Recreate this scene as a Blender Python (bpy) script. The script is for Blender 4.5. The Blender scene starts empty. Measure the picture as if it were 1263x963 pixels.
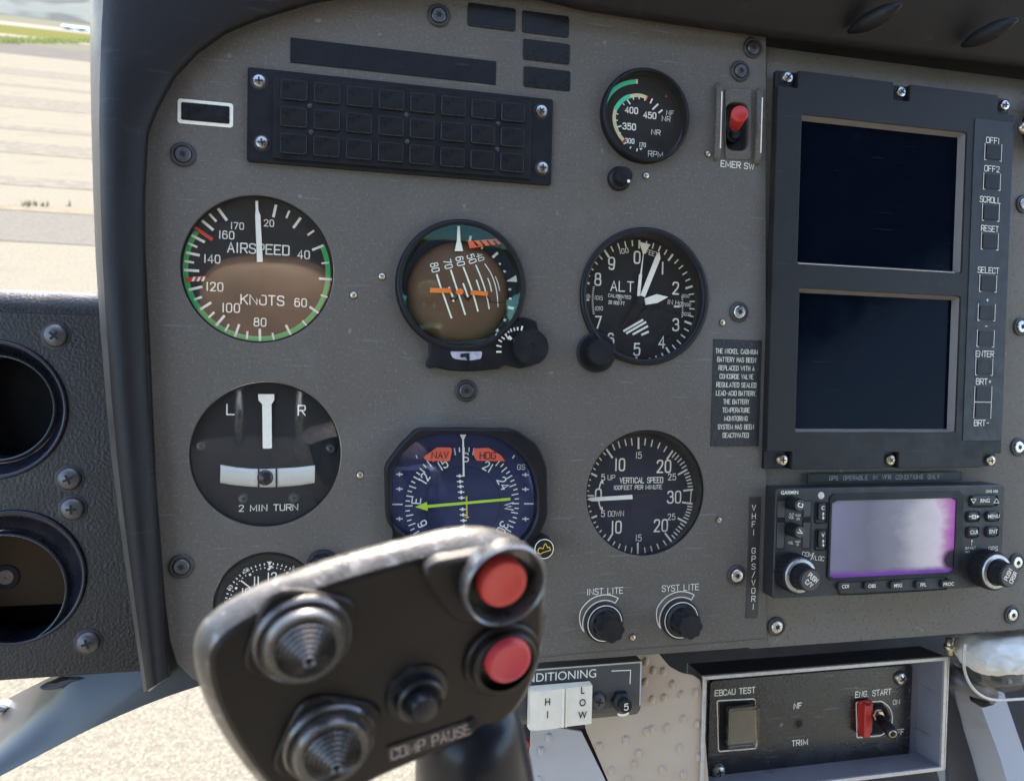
import bpy, math, random
from mathutils import Matrix, Vector
random.seed(7)
sc = bpy.context.scene
COL = sc.collection
# ---------------------------------------------------------------- camera calibration
F = 934.6; CX, CY = 631.5, 481.5; D = 0.434          # focal length in photo pixels, principal point, eye to panel in metres
def _rot(a, b, c):
    return Matrix.Rotation(c, 3, 'Z') @ Matrix.Rotation(b, 3, 'X') @ Matrix.Rotation(a, 3, 'Y')
RC = _rot(-0.2332, 0.0286, 0.0209)                    # panel (x right, y down, z in) -> lens
def ray(px, py):
    w = RC.transposed() @ Vector(((px-CX)/F, (py-CY)/F, 1.0))
    return Vector((w.x, w.z, -w.y))                   # panel frame: x right, y into the panel, z up
EYE = Vector((0, -D, 0))
def P(px, py, y=0.0):                                 # point of the plane at depth y seen at that place of the photograph
    r = ray(px, py); k = (D+y)/r.y
    return (r.x*k, r.z*k)
def P3(px, py, y=0.0):
    a = P(px, py, y); return Vector((a[0], y, a[1]))
def pxm(px, py, n, y=0.0):                            # n photo pixels in metres at that place
    a = P(px, py-n/2, y); b = P(px, py+n/2, y); return math.hypot(a[0]-b[0], a[1]-b[1])
_r = ray(54, 24); TILT = math.atan2(_r.z, _r.y)       # the panel leans back by this much
M = Matrix.Translation((0, 0, 1.45)) @ Matrix.Rotation(-TILT, 4, 'X')
MI = M.inverted()
cam = bpy.data.cameras.new('camera'); camo = bpy.data.objects.new('camera', cam); COL.objects.link(camo)
cam.sensor_fit = 'HORIZONTAL'; cam.sensor_width = 36; cam.lens = 36*F/1263; cam.clip_start = 0.01; cam.clip_end = 20000
rr = RC.transposed()
def _ax(v): w = rr @ Vector(v); return Vector((w.x, w.z, -w.y))
X_, Y_, Z_ = _ax((1,0,0)), _ax((0,-1,0)), _ax((0,0,-1))
cm = Matrix(((X_.x, Y_.x, Z_.x, EYE.x), (X_.y, Y_.y, Z_.y, EYE.y), (X_.z, Y_.z, Z_.z, EYE.z), (0,0,0,1)))
camo.matrix_world = M @ cm
cam.dof.use_dof = True; cam.dof.focus_distance = 0.47; cam.dof.aperture_fstop = 14
sc.camera = camo
# ---------------------------------------------------------------- sky, sun, exposure
SUN_EL, SUN_AZ = math.radians(46), math.radians(5)  # azimuth from +Y (ahead), negative = to the left
sv = Vector((math.sin(SUN_AZ)*math.cos(SUN_EL), math.cos(SUN_AZ)*math.cos(SUN_EL), math.sin(SUN_EL)))
w = bpy.data.worlds.new('World'); sc.world = w; w.use_nodes = True
nt = w.node_tree; bg = nt.nodes['Background']; sk = nt.nodes.new('ShaderNodeTexSky')
sk.sky_type = 'NISHITA'; sk.sun_disc = False; sk.sun_elevation = SUN_EL; sk.sun_rotation = SUN_AZ
sk.dust_density = 2.5; sk.air_density = 1.0; sk.ozone_density = 1.0
nt.links.new(sk.outputs[0], bg.inputs[0]); bg.inputs[1].default_value = 0.15
sl = bpy.data.lights.new('sun', 'SUN'); so = bpy.data.objects.new('sun', sl); COL.objects.link(so)
sl.energy = 2.0; sl.angle = math.radians(0.5); sl.color = (1.0, 0.95, 0.86)
so.rotation_euler = sv.to_track_quat('Z', 'Y').to_euler(); so.location = sv*30
sc.view_settings.view_transform = 'Standard'; sc.view_settings.look = 'None'; sc.view_settings.gamma = 1
sc.view_settings.exposure = 2.65
# ---------------------------------------------------------------- materials
MATS = {}
def mat(name, col, rough=0.5, metal=0.0, var=0.12, vs=60, bump=0.0, bs=1500, spec=0.5, coat=0.0, speck=None, scratch=None, rvar=0.12, stretch=None):
    if name in MATS: return MATS[name]
    m = bpy.data.materials.new(name); m.use_nodes = True; n = m.node_tree; N = n.nodes; L = n.links
    b = N['Principled BSDF']; b.inputs['Metallic'].default_value = metal
    b.inputs['Specular IOR Level'].default_value = spec; b.inputs['Coat Weight'].default_value = coat; b.inputs['Coat Roughness'].default_value = 0.08
    tc = N.new('ShaderNodeTexCoord'); src = tc.outputs['Object']
    if stretch:
        mp = N.new('ShaderNodeMapping'); mp.inputs['Scale'].default_value = stretch; L.new(src, mp.inputs[0]); src = mp.outputs[0]
    nz = N.new('ShaderNodeTexNoise'); nz.inputs['Scale'].default_value = vs; nz.inputs['Detail'].default_value = 6; nz.inputs['Roughness'].default_value = .65
    L.new(src, nz.inputs['Vector'])
    rp = N.new('ShaderNodeValToRGB'); e = rp.color_ramp.elements
    e[0].position = .3; e[1].position = .7
    e[0].color = [c*(1-var) for c in col]+[1]; e[1].color = [min(1, c*(1+var)) for c in col]+[1]
    L.new(nz.outputs['Fac'], rp.inputs[0]); out = rp.outputs[0]
    def over(fac, c, amt):
        nonlocal out
        mx = N.new('ShaderNodeMix'); mx.data_type = 'RGBA'; mx.inputs['B'].default_value = list(c)+[1]
        mu = N.new('ShaderNodeMath'); mu.operation = 'MULTIPLY'; mu.inputs[1].default_value = amt
        L.new(fac, mu.inputs[0]); L.new(mu.outputs[0], mx.inputs['Factor']); L.new(out, mx.inputs['A']); out = mx.outputs['Result']
    if speck:                                           # (scale, threshold, colour, amount) fine paint specks or dust
        for (s_, th, c_, am) in speck:
            q = N.new('ShaderNodeTexNoise'); q.inputs['Scale'].default_value = s_; q.inputs['Detail'].default_value = 2; L.new(src, q.inputs['Vector'])
            r2 = N.new('ShaderNodeValToRGB'); r2.color_ramp.elements[0].position = th; r2.color_ramp.elements[1].position = min(1, th+.07)
            L.new(q.outputs['Fac'], r2.inputs[0]); over(r2.outputs[0], c_, am)
    if scratch:
        for k, (c_, am) in enumerate(scratch):
            mp = N.new('ShaderNodeMapping'); mp.inputs['Rotation'].default_value = (0, .6+1.3*k, 0); mp.inputs['Scale'].default_value = (30, 30, 420)
            L.new(tc.outputs['Object'], mp.inputs[0])
            q = N.new('ShaderNodeTexNoise'); q.inputs['Scale'].default_value = 1.0; q.inputs['Detail'].default_value = 3; L.new(mp.outputs[0], q.inputs['Vector'])
            r2 = N.new('ShaderNodeValToRGB'); r2.color_ramp.elements[0].position = .665; r2.color_ramp.elements[1].position = .70
            L.new(q.outputs['Fac'], r2.inputs[0]); over(r2.outputs[0], c_, am)
    L.new(out, b.inputs['Base Color'])
    mr = N.new('ShaderNodeMapRange'); mr.inputs['To Min'].default_value = max(.02, rough-rvar); mr.inputs['To Max'].default_value = min(1, rough+rvar)
    mr.inputs['From Min'].default_value = .3; mr.inputs['From Max'].default_value = .7
    L.new(nz.outputs['Fac'], mr.inputs['Value']); L.new(mr.outputs['Result'], b.inputs['Roughness'])
    if bump:
        q = N.new('ShaderNodeTexNoise'); q.inputs['Scale'].default_value = bs; q.inputs['Detail'].default_value = 3; L.new(src, q.inputs['Vector'])
        bp = N.new('ShaderNodeBump'); bp.inputs['Strength'].default_value = bump; bp.inputs['Distance'].default_value = 0.0006
        L.new(q.outputs['Fac'], bp.inputs['Height']); L.new(bp.outputs[0], b.inputs['Normal'])
    MATS[name] = m; return m
def glass(name, tint=(1,1,1), k=.035, rough=0.02, gcol=(1,1,1)):
    if name in MATS: return MATS[name]
    m = bpy.data.materials.new(name); m.use_nodes = True; n = m.node_tree; N = n.nodes; L = n.links
    N.remove(N['Principled BSDF']); o = N['Material Output']
    t = N.new('ShaderNodeBsdfTransparent'); t.inputs[0].default_value = list(tint)+[1]
    g = N.new('ShaderNodeBsdfGlossy'); g.inputs['Roughness'].default_value = rough
    g.inputs['Color'].default_value = list(gcol)+[1]
    tc = N.new('ShaderNodeTexCoord'); nz = N.new('ShaderNodeTexNoise'); nz.inputs['Scale'].default_value = 90; L.new(tc.outputs['Object'], nz.inputs['Vector'])
    mr = N.new('ShaderNodeMapRange'); mr.inputs['To Min'].default_value = k*.85; mr.inputs['To Max'].default_value = k*1.15; L.new(nz.outputs['Fac'], mr.inputs['Value'])
    mx = N.new('ShaderNodeMixShader'); L.new(mr.outputs['Result'], mx.inputs[0])
    L.new(t.outputs[0], mx.inputs[1]); L.new(g.outputs[0], mx.inputs[2]); L.new(mx.outputs[0], o.inputs[0])
    MATS[name] = m; return m
PANEL = mat('panel_grey_paint', (0.1161,0.0997,0.0800), .62, var=.07, vs=25, bump=.35, bs=1100, spec=.35,
            speck=[(95,.715,(.27,.26,.24),.65),(9,.60,(.150,.142,.130),.35),(620,.585,(.19,.175,.155),.45),(520,.61,(.055,.052,.048),.4),(1500,.60,(.19,.175,.155),.3),(30,.62,(.145,.13,.115),.35)], scratch=[((.19,.18,.165),.55),((.17,.16,.15),.5)])
PANEL2 = mat('avionics_grey_paint', (0.1519,0.1308,0.1020), .6, var=.07, vs=20, bump=.3, bs=1000, spec=.35,
            speck=[(95,.715,(.27,.26,.24),.65),(9,.60,(.150,.142,.130),.35),(620,.59,(.20,.19,.17),.4),(520,.60,(.055,.052,.048),.45),(1500,.62,(.19,.18,.165),.3),(30,.66,(.2,.19,.175),.3)], scratch=[((.19,.18,.165),.5)])
HOOD = mat('hood_dark_plastic', (0.0119,0.0110,0.0116), .55, var=.2, vs=18, bump=.25, bs=900, spec=.28, speck=[(60,.64,(.035,.033,.033),.35)], scratch=[((.04,.04,.042),.3)])
BLACK = mat('black_anodised', (0.0088,0.0088,0.0105), .45, var=.2, vs=80, bump=.12, bs=2000, spec=.28, speck=[(700,.70,(.03,.03,.032),.35)])
BLACKP = mat('black_plastic', (0.0120,0.0120,0.0132), .42, var=.2, vs=120, bump=.15, bs=2500, spec=.28)
BLACKW = mat('worn_black_paint', (0.0120,0.0126,0.0144), .26, var=.25, vs=60, bump=.35, bs=700, spec=.7, speck=[(157,.715,(.32,.31,.29),.7),(420,.68,(.10,.10,.10),.6)], scratch=[((.14,.14,.14),.4)])
CELL = mat('dark_annunciator_lens', (.0125,.0123,.0130), .32, spec=.28, var=.15, vs=200, bump=.1, bs=3000)
DIAL = mat('dial_black', (0.0084,0.0084,0.0091), .75, var=.15, vs=200, spec=.2)
DIALG = mat('dial_charcoal', (0.0176,0.0184,0.0200), .75, var=.2, vs=300, spec=.2)
NAVY = mat('dial_navy', (0.0180,0.0210,0.0390), .7, var=.2, vs=150, spec=.2)
WHITE = mat('white_marking', (0.8882,0.8332,0.6837), .6, var=.06, vs=400)
WARMW = mat('ivory_marking', (0.7770,0.7245,0.5775), .6, var=.08, vs=400)
GREEN = mat('green_arc', (0.0438,0.4500,0.1125), .6, var=.1, vs=200)
MINT = mat('mint_arc', (.07,.66,.36), .6, var=.08, vs=200)
YEL = mat('pale_yellow_arc', (.74,.66,.36), .6, var=.06, vs=200)
RED = mat('red_marking', (.62,.05,.03), .55, var=.1, vs=200)
FLAG = mat('flag_red', (0.8400,0.1260,0.0538), .5, var=.06, vs=200)
ORANGE = mat('orange_bar', (.82,.19,.03), .5, var=.06, vs=200)
LIME = mat('lime_pointer', (.50,.68,.04), .5, var=.06, vs=200)
GOLD = mat('yellow_marking', (.70,.46,.06), .5, var=.08, vs=200)
BROWN = mat('brown_ball', (0.1050,0.0460,0.0180), .6, var=.15, vs=40)
STEEL = mat('screw_steel', (.52,.50,.46), .30, metal=1, var=.12, vs=300, rvar=.15)
BRASS = mat('brass_screw', (.60,.52,.38), .35, metal=1, var=.15, vs=300)
DARKST = mat('dark_screw', (0.1120,0.1085,0.1085), .42, metal=.8, var=.2, vs=300)
SLOT = mat('screw_recess', (.012,.012,.012), .8)
WASH = mat('washer_dark', (0.0300,0.0288,0.0276), .5, var=.2, vs=300)
REDP = mat('red_plastic', (0.4650,0.0225,0.0165), .38, var=.08, vs=80, bump=.1, bs=1500)
REDB = mat('red_button_plastic', (0.5775,0.0591,0.0459), .42, var=.08, vs=80)
PINKB = mat('faded_red_button_plastic', (0.5250,0.0473,0.0578), .38, var=.1, vs=80)
SCREEN = mat('dark_screen_glass', (.0016,.0036,.009), .12, var=.1, vs=50, spec=.05, rvar=.05, speck=[(850,.72,(.045,.045,.05),.5),(25,.62,(.006,.008,.014),.5)], scratch=[((.02,.022,.028),.4)])
SILL = mat('screen_sill_grey', (0.1800,0.1620,0.1500), .5, var=.1, vs=100)
TAPE = mat('black_tape', (0.0085,0.0090,0.0105), .40, var=.25, vs=60, bump=.2, bs=800, spec=.28, scratch=[((.05,.05,.05),.4)])
PLAC = mat('embossed_placard', (0.0156,0.0162,0.0168), .5, var=.3, vs=500, bump=1.0, bs=900, speck=[(600,.64,(.10,.10,.10),.5)])
PLAC2 = mat('grey_label_tape', (0.0330,0.0312,0.0300), .5, var=.1, vs=80, bump=.1)
DBEZ = mat('display_bezel_paint', (.0155,.0150,.0145), .5, var=.15, vs=80, bump=.15, bs=1500, spec=.3, speck=[(500,.70,(.035,.033,.03),.4)], scratch=[((.045,.043,.04),.35)])
VENTB = mat('vent_navy_black', (.008,.009,.016), .30, var=.2, vs=60, spec=.5)
CHROME = mat('polished_metal', (.62,.62,.62), .16, metal=1, var=.05, vs=60)
VPANEL = mat('crackle_black_paint', (0.0131,0.0086,0.0059), .38, var=.15, vs=60, bump=.55, bs=620, spec=.5, speck=[(200,.70,(.05,.045,.04),.4)])
BRNF = mat('brown_flap', (.050,.029,.014), .6, spec=.10, var=.2, vs=60)
GRIPB = mat('grip_dark_plastic', (0.0107,0.0073,0.0059), .40, var=.15, vs=120, bump=.15, bs=1800, spec=.36)
GRIPR = mat('grip_worn_shell', (0.1418,0.1278,0.1094), .36, metal=.5, var=.25, vs=160, bump=.3, bs=1200, spec=.5, speck=[(300,.60,(.34,.33,.31),.5),(60,.62,(.05,.045,.042),.6)])
HATM = mat('hat_switch_metal', (0.1360,0.1280,0.1200), .28, metal=.75, var=.2, vs=200)
MAST = mat('glossy_dark_shaft', (0.0054,0.0066,0.0108), .30, var=.15, vs=60, spec=.35)
CREAM = mat('cream_rocker', (.74,.67,.53), .40, var=.06, vs=120)
BEIGE = mat('beige_dimpled_sheet', (0.4727,0.3795,0.2853), .55, var=.06, vs=30, bump=.12, bs=900)
GREYM = mat('grey_bracket_paint', (.20,.195,.19), .45, var=.08, vs=80)
EDGE = mat('bare_metal_edge', (0.4930,0.4760,0.4505), .38, metal=.5, var=.15, vs=300)
BOXIN = mat('grey_box_paint', (0.1800,0.1740,0.1980), .55, var=.1, vs=60, scratch=[((.06,.06,.06),.5)])
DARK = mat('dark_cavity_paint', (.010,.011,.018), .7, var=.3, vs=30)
SMOKE = glass('smoky_guard_plastic', (.82,.80,.74), .07, .10)
GLASS = glass('instrument_glass')
SILV = mat('silver_fuselage_paint', (0.0550,0.0575,0.0600), .30, metal=.2, var=.03, vs=6, coat=.25, rvar=.02)
PALEB = mat('pale_blue_paint', (0.3119,0.3341,0.3824), .5, var=.05, vs=20)
LEDM = mat('lens_ivory', (.62,.54,.45), .35, var=.1, vs=200)
# ---------------------------------------------------------------- mesh helpers (all in the panel frame)
def area(l): return .5*sum(l[i][0]*l[(i+1) % len(l)][1]-l[(i+1) % len(l)][0]*l[i][1] for i in range(len(l)))
def ccw(l): return list(l) if area(l) > 0 else list(reversed(l))
def inset(l, d):
    n = len(l); o = []
    for i in range(n):
        a, b, c = l[i-1], l[i], l[(i+1) % n]
        e1 = Vector((b[0]-a[0], b[1]-a[1])); e2 = Vector((c[0]-b[0], c[1]-b[1]))
        if e1.length < 1e-9 or e2.length < 1e-9: o.append(b); continue
        e1.normalize(); e2.normalize()
        n1 = Vector((-e1.y, e1.x)); n2 = Vector((-e2.y, e2.x)); m = n1+n2
        if m.length < 1e-6: m = n1
        m.normalize(); k = min(2.5, 1/max(.3, m.dot(n1)))
        o.append((b[0]+m.x*d*k, b[1]+m.y*d*k))
    return o
def rrect(x0, x1, z0, z1, r, n=5):
    if x0 > x1: x0, x1 = x1, x0
    if z0 > z1: z0, z1 = z1, z0
    r = max(1e-6, min(r, (x1-x0)/2*.999, (z1-z0)/2*.999)); o = []
    for cx, cz, a0 in ((x1-r, z1-r, 0), (x0+r, z1-r, 90), (x0+r, z0+r, 180), (x1-r, z0+r, 270)):
        for k in range(n+1):
            a = math.radians(a0+90*k/n); o.append((cx+r*math.cos(a), cz+r*math.sin(a)))
    return o
def circ(cx, cz, r, n=64): return [(cx+r*math.cos(2*math.pi*k/n), cz+r*math.sin(2*math.pi*k/n)) for k in range(n)]
def rounded(pts, rs, n=5):                              # polygon with rounded corners, rs one radius or one for each
    o = []; N = len(pts)
    for i in range(N):
        a, b, c = Vector(pts[i-1]), Vector(pts[i]), Vector(pts[(i+1) % N]); r = rs if not hasattr(rs, '__len__') else rs[i]
        u = (a-b); v = (c-b); d = min(r, u.length*.49, v.length*.49)
        if d < 1e-7: o.append(tuple(b)); continue
        p, q = b+u.normalized()*d, b+v.normalized()*d
        for k in range(n+1):
            t = k/n; o.append(tuple(p*(1-t)**2+b*2*t*(1-t)+q*t*t))
    return o
def chaikin(p, closed, it=3):
    for _ in range(it):
        q = [] if closed else [p[0]]
        n = len(p)
        for i in range(n if closed else n-1):
            a, b = p[i], p[(i+1) % n]
            q += [tuple(a[j]*.75+b[j]*.25 for j in range(len(a))), tuple(a[j]*.25+b[j]*.75 for j in range(len(a)))]
        if not closed: q.append(p[-1])
        p = q
    return p
class MB:
    def __init__(s): s.v = []; s.f = []; s.sm = []; s.k = 0; s.mi = []; s.cur = 0
    def add(s, vs, fs, smooth=False):
        o = len(s.v); s.v += [tuple(v) for v in vs]
        for f in fs: s.f.append([i+o for i in f]); s.sm.append(smooth); s.mi.append(s.cur)
    def prism(s, loop, y0, y1, b=0.0, smooth=False):    # y0 is the face towards the viewer
        l = ccw(loop); n = len(l); rings = []
        if b > 0: rings.append([(x, y0, z) for x, z in inset(l, b)]); rings.append([(x, y0+b, z) for x, z in l])
        else: rings.append([(x, y0, z) for x, z in l])
        rings.append([(x, y1, z) for x, z in l])
        vs = sum(rings, []); s.add(vs, [list(range(n)), list(range(len(vs)-1, len(vs)-1-n, -1))])
        o = len(s.v)-len(vs)
        for k in range(len(rings)-1):
            for i in range(n):
                j = (i+1) % n; s.f.append([o+k*n+j, o+k*n+i, o+(k+1)*n+i, o+(k+1)*n+j]); s.sm.append(smooth); s.mi.append(s.cur)
        return s
    def box(s, x0, x1, y0, y1, z0, z1, b=0.0): return s.prism([(x0,z0),(x1,z0),(x1,z1),(x0,z1)], y0, y1, b)
    def rbox(s, x0, x1, y0, y1, z0, z1, r, b=0.0, n=5): return s.prism(rrect(x0,x1,z0,z1,r,n), y0, y1, b)
    def ring(s, outer, inner, y0, y1, b=0.0):           # frame between two loops with the same number of points
        o, i_ = ccw(outer), ccw(inner); n = len(o)
        R = [[(x,y1,z) for x,z in o], [(x,y0+b,z) for x,z in o], [(x,y0,z) for x,z in (inset(o,b) if b else o)],
             [(x,y0,z) for x,z in (inset(i_,-b) if b else i_)], [(x,y0+b,z) for x,z in i_], [(x,y1,z) for x,z in i_]]
        vs = sum(R, []); fs = []
        for k in range(5):
            if not b and k in (1, 3): continue
            for i in range(n):
                j = (i+1) % n; fs.append([k*n+i, k*n+j, (k+1)*n+j, (k+1)*n+i])
        s.add(vs, fs); return s
    def lathe(s, prof, cx, cz, n=64, smooth=True, fr=None, close=False):   # profile of (radius, y); fr(angle, k) scales the radius
        if smooth:                                        # split the turned profile at its sharp edges
            cuts = [k for k in range(1, len(prof)-1) if (lambda p, q: (p.length > 1e-9 and q.length > 1e-9 and p.angle(q) > .6))(Vector(prof[k])-Vector(prof[k-1]), Vector(prof[k+1])-Vector(prof[k]))]
            if cuts:
                st = [0]+cuts+[len(prof)-1]
                for i0, i1 in zip(st, st[1:]):
                    f2 = (lambda a, k, i0=i0: fr(a, k+i0)) if fr else None
                    s._turn(prof[i0:i1+1], cx, cz, n, True, f2)
                return s
        return s._turn(prof, cx, cz, n, smooth, fr, close)
    def _turn(s, prof, cx, cz, n, smooth, fr=None, close=False):
        R = len(prof); vs = []
        for k, (r, y) in enumerate(prof):
            for i in range(n):
                a = 2*math.pi*i/n; q = r*(fr(a, k) if fr else 1); vs.append((cx+q*math.cos(a), y, cz+q*math.sin(a)))
        fs = []
        for k in range(R-1):
            for i in range(n):
                j = (i+1) % n; fs.append([k*n+i, k*n+j, (k+1)*n+j, (k+1)*n+i])
        if prof[0][0] > 1e-6 and close: fs.append(list(range(n-1, -1, -1)))
        if prof[-1][0] > 1e-6 and close: fs.append([(R-1)*n+i for i in range(n)])
        s.add(vs, fs, smooth); return s
    def tube(s, pts, r, n=12, smooth=True, cap=True):
        pts = [Vector(p) for p in pts]; vs = []; N = len(pts)
        rs = r if hasattr(r, '__len__') else [r]*N
        t0 = (pts[1]-pts[0]).normalized(); u = t0.orthogonal().normalized()
        for i, p in enumerate(pts):
            t = (pts[min(i+1,N-1)]-pts[max(i-1,0)]).normalized(); u = (u-t*u.dot(t)).normalized(); v = t.cross(u)
            for k in range(n):
                a = 2*math.pi*k/n; vs.append(p+u*rs[i]*math.cos(a)+v*rs[i]*math.sin(a))
        fs = [[i*n+k, i*n+(k+1) % n, (i+1)*n+(k+1) % n, (i+1)*n+k] for i in range(N-1) for k in range(n)]
        if cap: fs += [list(range(n-1,-1,-1)), [(N-1)*n+k for k in range(n)]]
        s.add(vs, fs, smooth); return s
    def cyl(s, a, b, r0, r1=None, n=24): return s.tube([a, b], [r0, r0 if r1 is None else r1], n)
    def loft(s, rows, closed=False, smooth=True):
        n = len(rows[0]); vs = sum([list(r) for r in rows], []); fs = []
        for k in range(len(rows)-1):
            for i in range(n if closed else n-1):
                j = (i+1) % n; fs.append([k*n+i, k*n+j, (k+1)*n+j, (k+1)*n+i])
        s.add(vs, fs, smooth); return s
    def stroke(s, pts, w, y, closed=False, cap=True, yf=None):
        # a painted line of width w; strokes step back 4 micrometres each so that crossings never share a plane
        s.k += 1; y = y-(s.k % 7)*4e-6; p = [Vector(q) for q in pts]
        p = [q for i, q in enumerate(p) if i == 0 or (q-p[i-1]).length > 1e-7]; n = len(p)
        if n < 2: return s
        L, Rr = [], []
        for i in range(n):
            a = p[i-1] if (i > 0 or closed) else None; c = p[(i+1) % n] if (i < n-1 or closed) else None
            e1 = (p[i]-a).normalized() if a is not None else None; e2 = (c-p[i]).normalized() if c is not None else None
            e1 = e1 if e1 is not None else e2; e2 = e2 if e2 is not None else e1
            n1 = Vector((-e1.y,e1.x)); n2 = Vector((-e2.y,e2.x)); m = n1+n2
            m = m.normalized() if m.length > 1e-6 else n1
            k = w/2*min(1.6, 1/max(.4, m.dot(n1))); L.append(p[i]+m*k); Rr.append(p[i]-m*k)
        Y = (lambda q: y+yf(q[0],q[1])) if yf else (lambda q: y)
        vs = [(q.x,Y(q),q.y) for q in L]+[(q.x,Y(q),q.y) for q in Rr]
        fs = [[i, (i+1) % n, n+(i+1) % n, n+i] for i in range(n if closed else n-1)]
        if cap and not closed:
            for end, d in ((0, p[0]-p[1]), (n-1, p[-1]-p[-2])):
                d.normalize(); nn = Vector((-d.y,d.x)); o = len(vs); c = p[end]; q = []
                for k in range(6):
                    a = math.pi*k/5; t = c+(nn*math.cos(a)+d*math.sin(a))*w/2; vs.append((t.x,Y(t),t.y)); q.append(o+k)
                fs.append(q)
        s.add(vs, fs); return s
    def quad(s, pts, y, yf=None):
        s.k += 1; y = y-(s.k % 7)*4e-6
        s.add([(x, y+(yf(x,z) if yf else 0), z) for x, z in pts], [list(range(len(pts)))]); return s
    def build(s, name, m, parent=None, o=None, smooth_angle=None):
        me = bpy.data.meshes.new(name); off = Vector(o) if o is not None else (Vector(parent['_o']) if parent is not None else Vector((0,0,0)))
        me.from_pydata([tuple(Vector(v)-off) for v in s.v], [], s.f); me.polygons.foreach_set('use_smooth', s.sm)
        for q in (m if isinstance(m, (list, tuple)) else [m]): me.materials.append(q)
        me.polygons.foreach_set('material_index', s.mi)
        import bmesh
        bm = bmesh.new(); bm.from_mesh(me); bmesh.ops.recalc_face_normals(bm, faces=bm.faces); bm.to_mesh(me); bm.free()
        ob = bpy.data.objects.new(name, me); COL.objects.link(ob)
        if parent is not None: ob.parent = parent; ob['_o'] = list(parent['_o'])
        else: ob.matrix_world = M @ Matrix.Translation(off)
        return ob
def tag(o, label=None, cat=None, group=None, kind=None):
    for k, v in (('label', label), ('category', cat), ('group', group), ('kind', kind)):
        if v: o[k] = v
    return o
def thing(name, label, cat, px, py, y=0.0, group=None):
    e = bpy.data.objects.new(name, None); COL.objects.link(e); e.empty_display_size = .01
    o = P3(px, py, y); e['_o'] = list(o); e.matrix_world = M @ Matrix.Translation(o)
    return tag(e, label, cat, group)
def plate(name, loops, y0, y1, bevel, m, parent=None, o=None):      # sheet with holes (first loop outside, the others holes)
    cu = bpy.data.curves.new('tmp', 'CURVE'); cu.dimensions = '2D'; cu.fill_mode = 'BOTH'
    cu.extrude = max(1e-6, (y1-y0)/2-bevel); cu.bevel_depth = bevel; cu.bevel_resolution = 1; cu.offset = -bevel
    for l in loops:
        sp = cu.splines.new('POLY'); sp.points.add(len(l)-1); sp.use_cyclic_u = True
        for q, (x, z) in zip(sp.points, l): q.co = (x, z, 0, 1)
    ob = bpy.data.objects.new('tmp', cu); COL.objects.link(ob)
    dg = bpy.context.evaluated_depsgraph_get(); dg.update(); me = bpy.data.meshes.new_from_object(ob.evaluated_get(dg))
    b = MB(); yc = (y0+y1)/2
    b.add([(v.co.x, yc-v.co.z, v.co.y) for v in me.vertices], [list(p.vertices) for p in me.polygons])
    bpy.data.objects.remove(ob); bpy.data.curves.remove(cu); bpy.data.meshes.remove(me)
    return b.build(name, m, parent, o)
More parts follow.
